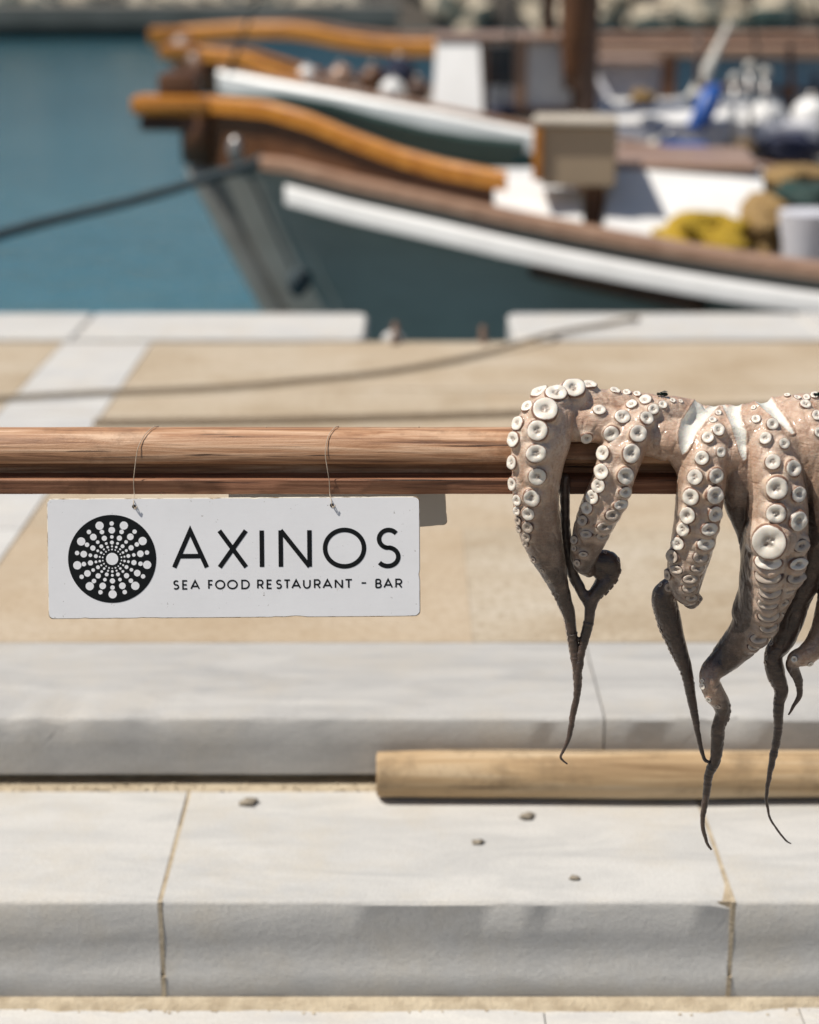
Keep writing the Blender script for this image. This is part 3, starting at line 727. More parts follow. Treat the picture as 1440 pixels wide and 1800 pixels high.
MB().ball(P(526, 494, fl.y - .1), (.05, .04, .06), 10, 8, .4).build('rope_knot', 'rope', b1.root, True)

# ------------------------------------------------------------------ log and pebbles on the lower step
rl = .0385
cl = G(720, 1361, Z1 + rl); x0 = G(664, 1362, Z1 + rl).x
yl = cl.y
logp = [(x0, yl, Z1 + rl)] + [(x0 + .12 * k, yl + .002 * math.sin(k * 1.3), Z1 + rl) for k in range(1, 16)]
lt = thing('timber_log', (x0, yl, Z1), 'pale weathered round log lying on the lower step', 'log')
mb = MB().tube(logp, [rl * .93] + [rl * (1 + .05 * noise.noise(Vector((k * .9, 2, 1)))) for k in range(1, 16)], 30, 3); mb.build('trunk', 'log_wood', lt, 'auto')
MB().tube([(x0 - .0015, yl, Z1 + rl), (x0 + .004, yl, Z1 + rl)], [rl * .86, rl * .925], 30).build('cut_end', 'log_wood', lt)
for i, (px, py, r, lb) in enumerate(((437, 1409, 15, 'dark pebble on the lower step, left of the log end'), (927, 1434, 13, 'dark flat pebble on the lower step, in front of the log'), (840, 1478, 9, 'small brown crumb in the middle of the lower step'), (1010, 1541, 9, 'small dark pebble near the edge of the lower step'))):
    p = G(px, py, Z1 + .004); k = mpp(p.y, py)
    MB().ball((p.x, p.y, Z1 + r * k * .28), (r * k, r * k * .8, r * k * .3), 12, 8, .9, i * 3.7).build('pebble', 'pebble', None, True, label=lb, cat='pebble')

# ------------------------------------------------------------------ the drying rail
Y0 = 1.94
k0 = mpp(Y0, 795)
pc = P(720, 794, Y0); RP = 44 * k0
rack = thing('drying_rack', (0, Y0, Z2), 'weathered brown wooden drying rail with a dark groove and thin lower lip', 'drying rack')
xs = np.linspace(-1.35, 1.45, 40)
prf = [(.9, .3), (.75, .65), (.45, .9), (0, 1.0), (-.3, .955), (-.55, .835), (-.75, .66), (-.9, .42), (-.98, .15), (-1.0, -.04), (-.97, -.17), (-.88, -.25), (-.66, -.30),
       (-.30, -.33), (-.16, -.42), (-.10, -.80), (-.10, -1.03), (.4, -1.03), (.8, -.6), (.95, -.1)]
mb = MB(); prism(mb, [(Y0 + a * RP, pc.z + b * RP) for a, b in prf], -1.35, 1.45, 160, .0005, 8)
mb.build('moulded_rail', 'rail_wood', rack, 'auto')
YL = Y0 - .0195
la, lb_ = P(720, 843, YL - .014), P(720, 869, YL - .014)
mb = MB()
pr = [(YL - .014, la.z - .0012), (YL - .0128, la.z), (YL + .014, la.z), (YL + .014, lb_.z), (YL - .013, lb_.z), (YL - .014, lb_.z + .001)]
prism(mb, pr, -1.35, 1.45, 120, .0005, 3, (0, 0))
mb.build('lath', 'lath_wood', rack, 'auto')
for x in (-1.15, 1.25):
    MB().box((x, Y0 + .035 + .028, (pc.z + .02 + Z2) / 2), (.055, .055, pc.z + .02 - Z2), 0, .004).build('post', 'lath_wood', rack)

# ------------------------------------------------------------------ the signs
def pole_hit(px, py):
    d = ray(px, py); oy, oz = -Y0, H - pc.z
    a = d.y ** 2 + d.z ** 2; b = 2 * (oy * d.y + oz * d.z); c = oy * oy + oz * oz - (RP + .0020) ** 2
    D = b * b - 4 * a * c
    t = (-b - math.sqrt(max(D, 0))) / (2 * a); return CAM + d * t
W, HH, TH = 645 * mpp(Y0 - .012, 880), 0.1405, .007
ctr_top = P(411, 874.5, YL - .0175)
TILT, YAW, ROLL = R(15), R(.9), R(-.1)
def sign_matrix(top, tilt, yaw, roll):
    return Matrix.Translation(top) @ Matrix.Rotation(yaw, 4, 'Z') @ Matrix.Rotation(-tilt, 4, 'X') @ Matrix.Rotation(roll, 4, 'Y')
SM = sign_matrix(ctr_top, TILT, YAW, ROLL)      # local: x right, -y face, z up, z = 0 at the top edge
sign = thing('hanging_sign', SM @ Vector((0, 0, -HH)), 'white painted board reading AXINOS SEA FOOD RESTAURANT BAR hung from the rail', 'sign')
def board(w, h, th, mtx, m, parent, name, seed):
    r = .0055; pts = []
    for cx_, cz_, a0 in ((w / 2 - r, -r, 0), (-w / 2 + r, -r, 90), (-w / 2 + r, -h + r, 180), (w / 2 - r, -h + r, 270)):
        for t in range(0, 91, 18): pts.append((cx_ + r * math.cos(R(a0 + t)), cz_ + r * math.sin(R(a0 + t))))
    dense = []
    for i in range(len(pts)):
        a, b = pts[i], pts[(i + 1) % len(pts)]; n = max(1, int(math.dist(a, b) / .006))
        for k in range(n): dense.append((a[0] + (b[0] - a[0]) * k / n, a[1] + (b[1] - a[1]) * k / n))
    V = []; n = len(dense)
    for (dy, ins) in ((-th / 2, .0009), (-th / 2 + .0008, 0), (th / 2 - .0008, 0), (th / 2, .0009)):
        for (x, z) in dense:
            ch = max(0, noise.noise(Vector((x * 60 + seed, z * 60, dy * 30))) - .25) * .0035
            s_ = 1 - (ins + ch) / (h / 2)
            V.append(mtx @ Vector((x * (1 - (ins + ch) / (w / 2)), dy, (z + h / 2) * s_ - h / 2)))
    mb = MB(); mb.add(V, [tuple(range(n)), tuple(range(3 * n, 4 * n))[::-1]])
    face = mb.build(name, m, parent)
    ed = MB(); Fc = []
    for l in range(3):
        for k in range(n): Fc.append((l * n + k, l * n + (k + 1) % n, (l + 1) * n + (k + 1) % n, (l + 1) * n + k))
    ed.add(V, Fc).build('board_edge', 'sign_edge', face)
    return face
board(W, HH, TH, SM, 'sign', sign, 'board', 2)
def loc(X, Y, e=.0):      # print coordinates measured on the sign -> world
    return SM @ Vector(((X - 720) / 1337 * W, -TH / 2 - .00025 - e, -(Y - 317) / 432 * HH))
def ribbon(mb, pts, th, e, closed=False):
    n = len(pts); V = []; Fc = []
    for i, p in enumerate(pts):
        p = np.array(p, float)
        a = np.array(pts[i - 1] if (i or closed) else pts[0], float); b = np.array(pts[(i + 1) % n] if (i < n - 1 or closed) else pts[-1], float)
        d1 = p - a; d2 = b - p
        if np.linalg.norm(d1) < 1e-6: d1 = d2
        if np.linalg.norm(d2) < 1e-6: d2 = d1
        d1 /= np.linalg.norm(d1); d2 /= np.linalg.norm(d2)
        t = d1 + d2; t /= np.linalg.norm(t); nn = np.array((-t[1], t[0])); k = th / 2 / max(.35, float(np.dot(nn, (-d1[1], d1[0]))))
        V.append(loc(*(p + nn * k), e)); V.append(loc(*(p - nn * k), e))
    for i in range(n if closed else n - 1):
        j = (i + 1) % n; Fc.append((2 * i, 2 * i + 1, 2 * j + 1, 2 * j))
    mb.add(V, Fc)
def arc(cx_, cy_, rx, ry, a0, a1, n=24):
    return [(cx_ + rx * math.cos(R(a0 + (a1 - a0) * k / n)), cy_ + ry * math.sin(R(a0 + (a1 - a0) * k / n))) for k in range(n + 1)]
def glyph(ch):            # strokes in a unit box, y down
    if ch == 'A': return [([(0, 1), (.5, 0), (1, 1)], 0), ([(.17, .69), (.83, .69)], 0)]
    if ch == 'X': return [([(0, 0), (1, 1)], 0), ([(1, 0), (0, 1)], 0)]
    if ch == 'I': return [([(.5, 0), (.5, 1)], 0)]
    if ch == 'N': return [([(0, 1), (0, 0)], 0), ([(0, 0), (1, 1)], 0), ([(1, 1), (1, 0)], 0)]
    if ch == 'O': return [(arc(.5, .5, .5, .5, 0, 352, 44), 1)]
    if ch == 'S': return [(arc(.52, .255, .40, .245, -38, -270, 22) + arc(.48, .745, .44, .255, -90, 142, 22), 0)]
    if ch == 'E': return [([(1, 0), (0, 0), (0, 1), (1, 1)], 0), ([(0, .49), (.88, .49)], 0)]
    if ch == 'F': return [([(1, 0), (0, 0), (0, 1)], 0), ([(0, .5), (.88, .5)], 0)]
    if ch == 'D': return [([(0, 0), (.42, 0)] + arc(.42, .5, .58, .5, -90, 90, 18)[1:-1] + [(.42, 1), (0, 1)], 1)]
    if ch == 'R': return [([(0, 1), (0, 0), (.5, 0)] + arc(.55, .28, .42, .28, -90, 90, 14) + [(.05, .56)], 0), ([(.5, .56), (1, 1)], 0)]
    if ch == 'T': return [([(0, 0), (1, 0)], 0), ([(.5, 0), (.5, 1)], 0)]
    if ch == 'U': return [([(0, 0), (0, .55)] + arc(.5, .58, .5, .42, 180, 0, 16) + [(1, .55), (1, 0)], 0)]
    if ch == 'B': return [([(0, 0), (.5, 0)] + arc(.5, .24, .38, .24, -90, 90, 12) + [(0, .48)], 0), ([(0, .48), (.55, .48)] + arc(.55, .74, .43, .26, -90, 90, 12) + [(0, 1)], 0), ([(0, 0), (0, 1)], 0)]
    if ch == '-': return [([(0, .42), (1, .42)], 0)]
def letters(spec, y0, y1, th):
    for ch, a, b in spec:
        mb = MB(); a_, b_ = a + th * .42, b - th * .42
        for i, (st, cl_) in enumerate(glyph(ch)):
            ribbon(mb, [(a_ + (b_ - a_) * x, y0 + th * .45 + (y1 - y0 - th * .9) * y) for x, y in st], th, i * 4e-5, bool(cl_))
        mb.build('letter', 'black', sign)
letters([('A', 498, 629), ('X', 661, 770), ('I', 812, 828), ('N', 881, 998), ('O', 1040, 1194), ('S', 1224, 1324)], 428, 574, 16.5)
letters([('S', 499, 523), ('E', 533, 553), ('A', 562, 596), ('F', 626, 644), ('O', 651, 687), ('O', 694, 732), ('D', 745, 775), ('R', 802, 825), ('E', 836, 856),
         ('S', 868, 892), ('T', 897, 922), ('A', 925, 959), ('U', 967, 994), ('R', 1006, 1030), ('A', 1037, 1072), ('N', 1081, 1110), ('T', 1117, 1145),
         ('-', 1175, 1196), ('B', 1227, 1250), ('A', 1256, 1290), ('R', 1299, 1324)], 612, 646, 5.6)
ex, ey = 283, 534
em = MB().add([loc(ex + 158 * math.cos(R(5 * k)), ey + 158 * math.sin(R(5 * k))) for k in range(72)], [tuple(range(72))]).build('emblem_disc', 'black', sign)
dots = MB()
def dot(x, y, r): dots.add([loc(x + r * math.cos(R(22.5 * k)), y + r * math.sin(R(22.5 * k)), .00015) for k in range(16)], [tuple(range(16))])
dot(ex, ey, 22)
for i, (rr, rb, rs) in enumerate(((127, 15, 8), (103, 12, 8.2), (79, 9.5, 6.5), (59, 7, 5), (45, 4.6, 3.6), (34, 3, 2.6))):
    for k in range(18):
        a = R(90 + 20 * k); big = (k % 2 == 0) ^ (i % 2 == 1)
        dot(ex + rr * math.cos(a), ey + rr * math.sin(a), rb if big else rs)
dots.build('dot_pattern', 'sign', em)
# twine loops over the pole through the holes
for pts in (((268, 752), (255, 764), (244, 784), (240, 801)), ((588, 752), (579, 763), (574, 778), (572, 798))):
    fr = [pole_hit(*q) for q in pts]
    hx = 238 if pts[0][0] < 400 else 582
    top = fr[0]; back = [Vector((top.x + .004, Y0 + RP * math.sin(R(a)), pc.z + (RP + .001) * math.cos(R(a)))) for a in (75, 40, 5)]
    lf = [P(hx - 3, 846, YL - .0155), P(hx - 2, 868, YL - .0155)]
    hole = SM @ Vector(((hx - 411) / 649 * W, -TH / 2 - .001, -.0095))
    path = back + fr + [fr[-1] * .4 + lf[0] * .6 + Vector((0, -.002, 0))] + lf + [hole + Vector((0, -.002, .004)), hole, hole + Vector((0, .004, -.001))]
    MB().tube(path, .0005, 6, 5).build('twine_loop', 'string', sign, True)
    MB().tube([hole + Vector((0, -.0004, -.0004)), hole + Vector((0, .002, 0))], .0021, 12).build('hole', 'black', sign, True)
    MB().tube([hole, hole + Vector((.002, -.003, -.002)), hole + Vector((.004, -.002, .001))], .0006, 6, 3).build('twine_knot', 'string', sign, True)
# smaller board behind
tp = P(590, 868, Y0 + .022)
B2 = sign_matrix(Vector((tp.x, Y0 + .022, lb_.z + .006)), R(-12), R(2), R(-4.5))
s2 = thing('hanging_board', B2 @ Vector((0, 0, -.07)), 'plain board, its shade painted grey, hanging behind the white sign', 'board')
board(.26, .078, .007, B2, 'sign_back', s2, 'board_face', 9)
for x in (-.08, .1):
    a = B2 @ Vector((x, 0, -.004))
    MB().tube([a, Vector((a.x, Y0 + .031, pc.z)), Vector((a.x, Y0, pc.z + RP + .001))], .0008, 6, 4).build('twine_loop', 'string', s2, True)

# ------------------------------------------------------------------ the octopus
YA = Y0 - RP - .024          # depth of the arms hanging in front of the pole
def path(pts):
    """(px, py, radius px, extra depth m, pigment)"""
    out = []
    for px, py, r, dy, pg in pts:
        y = YA + dy; k = mpp(y, py); out.append((P(px, py, y), r * k, pg))
    return out
T = .045                     # arms lie back over the top of the pole
ARMS = [  # last value: dark skin of thin ends, plus shade painted on webs and arms
 path([(1090, 724, 34, T, .1), (1035, 720, 40, T - .005, .1), (990, 727, 47, .03, .08), (960, 748, 51, .01, .08), (950, 780, 52, 0, .1), (945, 821, 46, -.004, .15), (942, 870, 41, -.003, .3), (948, 922, 39, 0, .5), (958, 962, 34, .003, .7), (970, 996, 26, .006, .85), (982, 1028, 18, .01, .9), (992, 1056, 13.5, .012, 1), (1001, 1083, 11.5, .012, 1), (1008, 1133, 9, .012, 1), (1015, 1177, 8.5, .01, 1), (1015, 1217, 6.5, .01, 1), (1007, 1258, 5.6, .01, 1), (1001, 1294, 4.6, .01, 1), (991, 1318, 3, .01, 1), (985, 1330, 2.2, .01, 1), (990, 1337, 1.9, .01, 1), (998, 1343, 1.3, .01, 1)]),
 path([(1210, 735, 34, T, .1), (1170, 732, 38, T - .008, .1), (1130, 742, 42, .028, .1), (1106, 768, 41, .01, .1), (1091, 800, 39, 0, .12), (1078, 841, 37, -.004, .2), (1062, 884, 38, -.003, .35), (1044, 922, 34, 0, .5), (1031, 960, 29, .002, .7), (1026, 990, 20, .005, .85), (1034, 1003, 13, .012, .9)]),
 path([(1030, 985, 16, .016, 1), (1050, 985, 18, .022, 1), (1068, 988, 20, .024, 1), (1073, 1006, 18, .024, 1), (1058, 1030, 16, .02, 1), (1041, 1054, 11.5, .016, 1), (1034, 1097, 9.5, .012, 1), (1024, 1137, 8, .01, 1), (1017, 1176, 7, .008, 1), (1015, 1210, 4.5, .008, 1)]),
 path([(993, 840, 10, .016, 1), (993, 900, 9.5, .02, 1), (997, 960, 10, .022, 1), (1006, 1004, 10, .022, 1), (1021, 1035, 10, .02, 1), (1034, 1062, 9, .016, 1)]),
 path([(1262, 745, 30, .035, .1), (1252, 775, 38, .012, .1), (1240, 810, 43, .0, .12), (1232, 855, 43, -.005, .15), (1227, 905, 41, -.006, .25), (1217, 958, 38, -.004, .45), (1206, 1005, 34, 0, .6), (1207, 1036, 26, .004, .75), (1215, 1056, 15, .008, .8)]),
 path([(1205, 1022, 18, .024, .9), (1182, 1030, 19, .03, 1), (1168, 1048, 22, .032, 1), (1172, 1075, 22.5, .032, 1), (1180, 1105, 20, .03, 1), (1193, 1141, 16, .028, 1), (1207, 1181, 11.5, .024, 1), (1217, 1234, 8, .02, 1), (1226, 1282, 5.5, .016, 1), (1232, 1314, 4, .014, 1), (1239, 1335, 3.2, .012, 1), (1247, 1340, 2.6, .01, 1)]),
 path([(1335, 738, 34, .035, .1), (1348, 775, 42, .010, .1), (1356, 815, 48, -.002, .1), (1364, 862, 52, -.008, .15), (1366, 912, 55, -.01, .25), (1362, 965, 57, -.008, .4), (1351, 1022, 52, -.002, .5), (1335, 1073, 42, .006, .6), (1314, 1113, 35, .012, .75), (1291, 1140, 30, .016, .9), (1270, 1161, 25, .016, 1), (1252, 1180, 20, .010, .7), (1247, 1197, 18.5, .004, .35), (1254, 1216, 19, .004, .4), (1266, 1234, 16.5, .008, .8), (1271, 1254, 14, .012, 1), (1263, 1275, 12.5, .012, 1), (1261, 1306, 11.5, .012, 1), (1257, 1338, 9.5, .012, 1), (1246, 1362, 8, .012, 1), (1241, 1403, 6.5, .012, 1), (1235, 1443, 4.3, .012, 1), (1241, 1475, 3.4, .012, 1), (1250, 1493, 2, .012, 1)]),
 path([(1395, 735, 36, .035, .1), (1425, 770, 44, .012, .1), (1445, 820, 46, .008, .15), (1452, 880, 44, .012, .4), (1445, 940, 38, .022, .8), (1425, 1000, 30, .03, 1), (1402, 1050, 25, .032, 1), (1388, 1095, 24, .03, 1), (1374, 1130, 20, .028, 1), (1360, 1152, 17, .026, 1), (1364, 1184, 16.5, .024, 1), (1374, 1212, 13, .022, 1), (1369, 1240, 9.5, .02, 1), (1368, 1282, 8, .02, 1), (1361, 1322, 7, .02, 1), (1353, 1362, 4.6, .02, 1), (1348, 1403, 3, .02, 1), (1353, 1435, 2.1, .02, 1), (1367, 1459, 1.9, .02, 1), (1380, 1475, 1.8, .02, 1), (1391, 1483, 1, .02, 1)]),
 path([(1500, 760, 50, .03, .1), (1505, 840, 50, .01, .2), (1495, 930, 44, .01, .6), (1478, 1020, 36, .012, .9), (1458, 1090, 28, .012, .7), (1438, 1130, 22, .008, .4), (1418, 1150, 19, .004, .3), (1400, 1158, 16, .008, .5), (1393, 1172, 11.5, .014, 1), (1404, 1197, 7.5, .016, 1), (1406, 1221, 5, .016, 1), (1395, 1242, 3, .016, 1), (1386, 1256, 1.5, .016, 1)]),
 # rolled skin lying along the top of the pole, and what hangs behind it
 path([(1000, 716, 30, T + .01, .1), (1060, 718, 34, T + .012, .1), (1140, 724, 32, T + .014, .1), (1210, 738, 27, T + .016, .1), (1300, 738, 27, T + .014, .1), (1380, 728, 34, T + .012, .1), (1460, 728, 38, T + .012, .1), (1540, 735, 46, T + .012, .1)]),
 path([(1030, 732, 26, T + .035, .5), (1100, 742, 26, T + .05, .5), (1200, 748, 26, T + .055, .5), (1320, 748, 28, T + .055, .5), (1450, 750, 34, T + .05, .5), (1560, 760, 44, T + .05, .5)]),
 path([(1560, 745, 60, T + .02, .3), (1580, 800, 75, T + .07, .4), (1590, 900, 95, T + .10, .4), (1590, 1010, 90, T + .11, .4), (1590, 1080, 50, T + .11, .4)]),
 path([(1043, 996, 15, .02, 1), (1060, 1008, 14, .022, 1)]),
 # webs between the arms
 path([(995, 745, 33, .018, .1), (1035, 746, 32, .016, .1), (1078, 750, 34, .016, .1)]),
 path([(1240, 765, 32, .016, .1), (1290, 765, 34, .018, .1), (1340, 760, 34, .016, .1)]),
 path([(1128, 772, 30, .016, .15), (1165, 770, 40, .018, .15), (1200, 785, 38, .012, .15), (1212, 835, 22, .006, .3), (1203, 880, 14, .004, .5)]),
 path([(1262, 800, 36, .006, .2), (1293, 805, 38, .010, .3), (1300, 850, 36, .008, .6), (1300, 895, 24, .008, .9), (1312, 950, 14, .006, 1), (1316, 1020, 16, .006, 1), (1303, 1080, 18, .010, 1)]),  # web painted darker where the arm beside it shades it
 path([(1378, 770, 36, .012, .15), (1404, 810, 36, .012, .3), (1424, 870, 26, .018, .8), (1428, 930, 18, .022, 1)]),
]
body = MB(); tails = MB(); samples = []; tail_bumps = []
for pi, pth in enumerate(ARMS):
    pts = [a[0] for a in pth]; rad = [a[1] for a in pth]
    sub = 10
    cp, cr = crom(pts, rad, sub)
    pig = np.interp(np.arange(len(cp)) / sub, np.arange(len(pth)), [a[2] for a in pth])
    for p, r, g in zip(cp, cr, pig): samples.append((p, r, g))
    thr = 9.2 * k0
    cut = next((i for i, r in enumerate(cr) if r < thr), None)
    if cut is None or cut > len(cp) - 4:
        body.tube(cp, cr, 24); body.ball(cp[0], cr[0] * .98, 20, 14); body.ball(cp[-1], cr[-1] * .97, 20, 14)
    else:
        e2 = min(len(cp), cut + 6)
        body.tube(cp[:e2], cr[:e2], 24); body.ball(cp[0], cr[0] * .98, 20, 14)
        rr = []
        tl = cp[max(0, cut - 4):]; tr = cr[max(0, cut - 4):]
        # finer uneven skin on the thin tail
        tp2, tr2 = crom(tl, tr, 3)
        tr2 = [r * (1 + .13 * noise.noise(p * 160) + .10 * noise.noise(p * 420)) for p, r in zip(tp2, tr2)]
        tp2 = [p + Vector((noise.noise(p * 90), 0, noise.noise(p * 90 + Vector((5, 5, 5)))) ) * .0008 for p in tp2]
        tails.tube(tp2, tr2, 14)
kd = kdtree.KDTree(len(samples))
for i, s_ in enumerate(samples): kd.insert(s_[0], i)
kd.balance()
def remeshed(mbuf, vox, it):
    o = mbuf.build('octopus_source', 'skin')
    rm = o.modifiers.new('r', 'REMESH'); rm.mode = 'VOXEL'; rm.voxel_size = vox
    q = o.modifiers.new('s', 'SMOOTH'); q.factor = .5; q.iterations = it
    m_ = bpy.data.meshes.new_from_object(o.evaluated_get(bpy.context.evaluated_depsgraph_get()))
    bpy.data.objects.remove(o); return m_
rough = remeshed(body, .0025, 3)
bvh = BVHTree.FromPolygons([v.co.copy() for v in rough.vertices], [tuple(p.vertices) for p in rough.polygons])
Z1L = [  # measured on an enlargement: x, y, radius[, tilt]
 (365, 122, 52, 0), (290, 142, 47), (245, 208, 50), (213, 293, 46), (207, 388, 42), (210, 487, 38), (188, 580, 36), (174, 650, 27), (172, 708, 25), (166, 752, 22),
 (225, 132, 38), (172, 192, 28), (133, 262, 32), (117, 332, 32), (110, 428, 29), (110, 522, 28), (128, 592, 23), (128, 638, 21), (132, 682, 19), (134, 718, 17), (162, 782, 16), (195, 852, 14), (232, 900, 10), (262, 945, 10),
 (435, 104, 34), (495, 108, 28), (548, 122, 22), (600, 128, 18), (645, 134, 16),
 (625, 183, 24), (682, 162, 25), (757, 180, 18), (714, 202, 26), (577, 236, 31), (682, 241, 32), (535, 303, 32), (645, 306, 37), (505, 390, 31), (614, 389, 39), (497, 470, 34), (590, 483, 36), (484, 530, 32), (588, 556, 32, 12), (458, 580, 31), (568, 611, 32, 16), (433, 628, 27), (533, 656, 34, 20), (413, 683, 24), (500, 706, 32, 22), (425, 742, 25, 15), (490, 748, 27, 22), (376, 768, 18), (412, 828, 19, 10), (374, 803, 14), (387, 866, 16),
 (425, 316, 27), (800, 162, 13), (835, 165, 10),
 (1000, 217, 15), (975, 248, 17), (998, 292, 27), (955, 324, 24), (930, 411, 28), (1007, 384, 24), (902, 492, 32), (985, 486, 32), (885, 577, 36), (977, 569, 37), (872, 656, 36), (978, 650, 34), (853, 718, 31), (955, 718, 40, 14), (830, 782, 28), (940, 783, 38, 18), (808, 838, 30), (918, 840, 36, 20), (786, 918, 22), (822, 896, 29, 12), (905, 886, 30, 20), (875, 936, 31, 22), (786, 975, 19), (870, 972, 31, 24), (880, 1017, 27, 24), (914, 1026, 18, 20), (810, 1022, 14),
 (1155, 192, 11), (1165, 244, 20), (1233, 266, 25), (1207, 326, 26), (1283, 349, 26), (1238, 427, 32), (1318, 456, 38), (1255, 538, 45), (1342, 567, 34), (1253, 648, 44), (1340, 682, 41), (1228, 768, 74), (1353, 790, 43, 8), (1222, 862, 55, 32), (1340, 870, 44, 20), (1220, 922, 54, 34), (1330, 928, 44, 26), (1225, 985, 50, 30), (1215, 1040, 45, 36), (1217, 1090, 43, 28), (1213, 1143, 40, 34), (1172, 1194, 35, 30), (1150, 1230, 25, 30), (1300, 985, 28, 24), (1282, 1040, 22, 24), (1266, 1095, 18, 24),
 (1378, 183, 23), (1428, 229, 25), (1420, 141, 20), (1345, 152, 18), (1300, 140, 14), (1385, 148, 15), (1437, 300, 20)]
SUCK = []
def place_sucker(px, py, r, tilt=0):
    d = ray(px, py).normalized()
    hit, nrm, _, _ = bvh.ray_cast(CAM, d)
    if hit is None: hit, nrm, _, _ = bvh.find_nearest(P(px, py, YA - .01))
    _, j, _ = kd.find(hit)
    nr = ((hit - samples[j][0]).normalized() * .65 + nrm * .35 - d * .25).normalized()
    if tilt: nr = (Matrix.Rotation(R(tilt), 3, 'X') @ nr).normalized()
    k = proj(hit)[2] / F * r * 1.13
    SUCK.append((hit, nr, k, bool(tilt), samples[j][2]))
    # the fleshy stalk belongs to the body
    body.tube([hit - nr * k * 1.4, hit - nr * k * .5, hit + nr * k * .12, hit + nr * k * .30], [k * 1.7, k * 1.5, k * 1.12, k * .98], 18)
for a in Z1L: place_sucker(860 + a[0] / 2.483, 640 + a[1] / 2.483, a[2] / 2.483, -.55 * (a[3] if len(a) > 3 else 0))
for x, y, r in ((1335, 393, 15), (1400, 412, 13), (915, 520, 14), (960, 567, 13), (905, 492, 10), (1000, 600, 10)): place_sucker(860 + x / 2.483, 1000 + y / 2.483, r / 2.483)
ev = remeshed(body, .0012, 9)
nb = len(ev.vertices)
C = np.zeros(nb * 3); ev.vertices.foreach_get('co', C); C = C.reshape(-1, 3)
Nn = np.zeros(nb * 3); ev.vertices.foreach_get('normal', Nn); Nn = Nn.reshape(-1, 3)
def sdist(poly, q):           # signed distance to a polygon, + inside (vectorised)
    poly = np.array(poly, float); d = np.full(len(q), 1e9); ins = np.zeros(len(q), bool)
    for i in range(len(poly)):
        a, b = poly[i], poly[(i + 1) % len(poly)]; e_ = b - a
        t = np.clip(((q - a) @ e_) / (e_ @ e_), 0, 1); d = np.minimum(d, np.linalg.norm(q - a - t[:, None] * e_, axis=1))
        c = ((a[1] > q[:, 1]) != (b[1] > q[:, 1])); ins ^= c & (q[:, 0] < (b[0] - a[0]) * (q[:, 1] - a[1]) / (b[1] - a[1] + 1e-12) + a[0])
    return np.where(ins, d, -d)
Z8 = lambda L: [(1140 + x / 4.8, 660 + y / 4.8) for x, y in L]
FLESH = [Z8([(400, 195), (340, 290), (280, 380), (255, 480), (262, 600), (285, 668), (330, 630), (380, 540), (430, 450), (510, 350), (590, 262), (560, 235), (480, 280), (430, 230)]),
         Z8([(615, 240), (665, 270), (735, 240), (745, 195), (800, 185), (775, 300), (790, 400), (825, 480), (825, 700), (800, 718), (765, 650), (735, 540), (700, 420), (655, 320)]),
         Z8([(885, 205), (930, 160), (985, 135), (1030, 180), (1090, 270), (1150, 350), (1228, 485), (1210, 494), (1130, 430), (1040, 340), (960, 270)])]
rel = C - np.array(CAM); dep = rel[:, 1] * CP - rel[:, 2] * SP
uv = np.stack([720 + F * rel[:, 0] / dep, 900 - F * (rel[:, 1] * SP + rel[:, 2] * CP) / dep], 1)
fs = np.max(np.stack([sdist(p, uv) for p in FLESH]), 0)
front = C[:, 1] < Y0 + .02
flesh = np.where(front, np.clip(fs / 1.6 + .5, 0, 1), 0)
depth = np.where(front, np.clip(fs / 9, 0, 1), 0) * .006
pigm_shade = np.zeros(nb); disp = np.zeros(nb)
for i in range(nb):
    p = Vector(C[i]); _, j, _ = kd.find(p); pigm_shade[i] = samples[j][2]
    q = Vector((p.x * 1.0, p.y, p.z * .55))
    disp[i] = (.0010 * noise.noise(q * 60) + .0004 * noise.noise(q * 190) - .0006 * max(0, .16 - abs(noise.noise(q * 75))) / .16) * (1 - flesh[i])
# thin arm ends are darker skin; shade is painted on the webs too
rim = np.where(front & (fs < 0) & (fs > -4), .0012 * (1 - np.abs(fs + 1.5) / 3).clip(0, 1), 0)
C2 = C + Nn * (disp - depth + rim)[:, None]
E = np.zeros(len(ev.edges) * 2, int); ev.edges.foreach_get('vertices', E); E = E.reshape(-1, 2)
soft = np.where(front, np.clip((fs + 1) / 4, 0, 1), 0)[:, None]
deg = np.bincount(E.ravel(), minlength=nb)[:, None].clip(1)
for _ in range(60):
    A = np.zeros_like(C2); np.add.at(A, E[:, 0], C2[E[:, 1]]); np.add.at(A, E[:, 1], C2[E[:, 0]])
    C2 = C2 + soft * .6 * (A / deg - C2)
ev.vertices.foreach_set('co', C2.ravel())
bvh = BVHTree.FromPolygons([tuple(c) for c in C2], [tuple(p.vertices) for p in ev.polygons])
# append the thin tails to the same mesh
me = bpy.data.meshes.new('octopus_body')
fb = [tuple(p.vertices) for p in ev.polygons] + [tuple(i + nb for i in f) for f in tails.f]
me.from_pydata([tuple(c) for c in C2] + [tuple(v) for v in tails.v], [], fb)
me.polygons.foreach_set('use_smooth', [True] * len(me.polygons))
skd = kdtree.KDTree(len(SUCK))
for i, s_ in enumerate(SUCK): skd.insert(s_[0], i)
skd.balance()
oral = np.zeros(nb)
for i in range(nb):
    _, j, dd = skd.find(Vector(C2[i])); oral[i] = max(0, min(1, 1.9 - dd / SUCK[j][2])) * .85 * (1 - flesh[i]) * (1 - .75 * pigm_shade[i])
for nm, arr in (('oral', np.concatenate([oral, np.zeros(len(tails.v))])), ('pigment_shade', np.concatenate([pigm_shade, np.ones(len(tails.v))])), ('flesh', np.concatenate([flesh, np.zeros(len(tails.v))]))):
    a = me.attributes.new(nm, 'FLOAT', 'POINT'); a.data.foreach_set('value', arr.astype(np.float32))
me.materials.append(M['skin'])
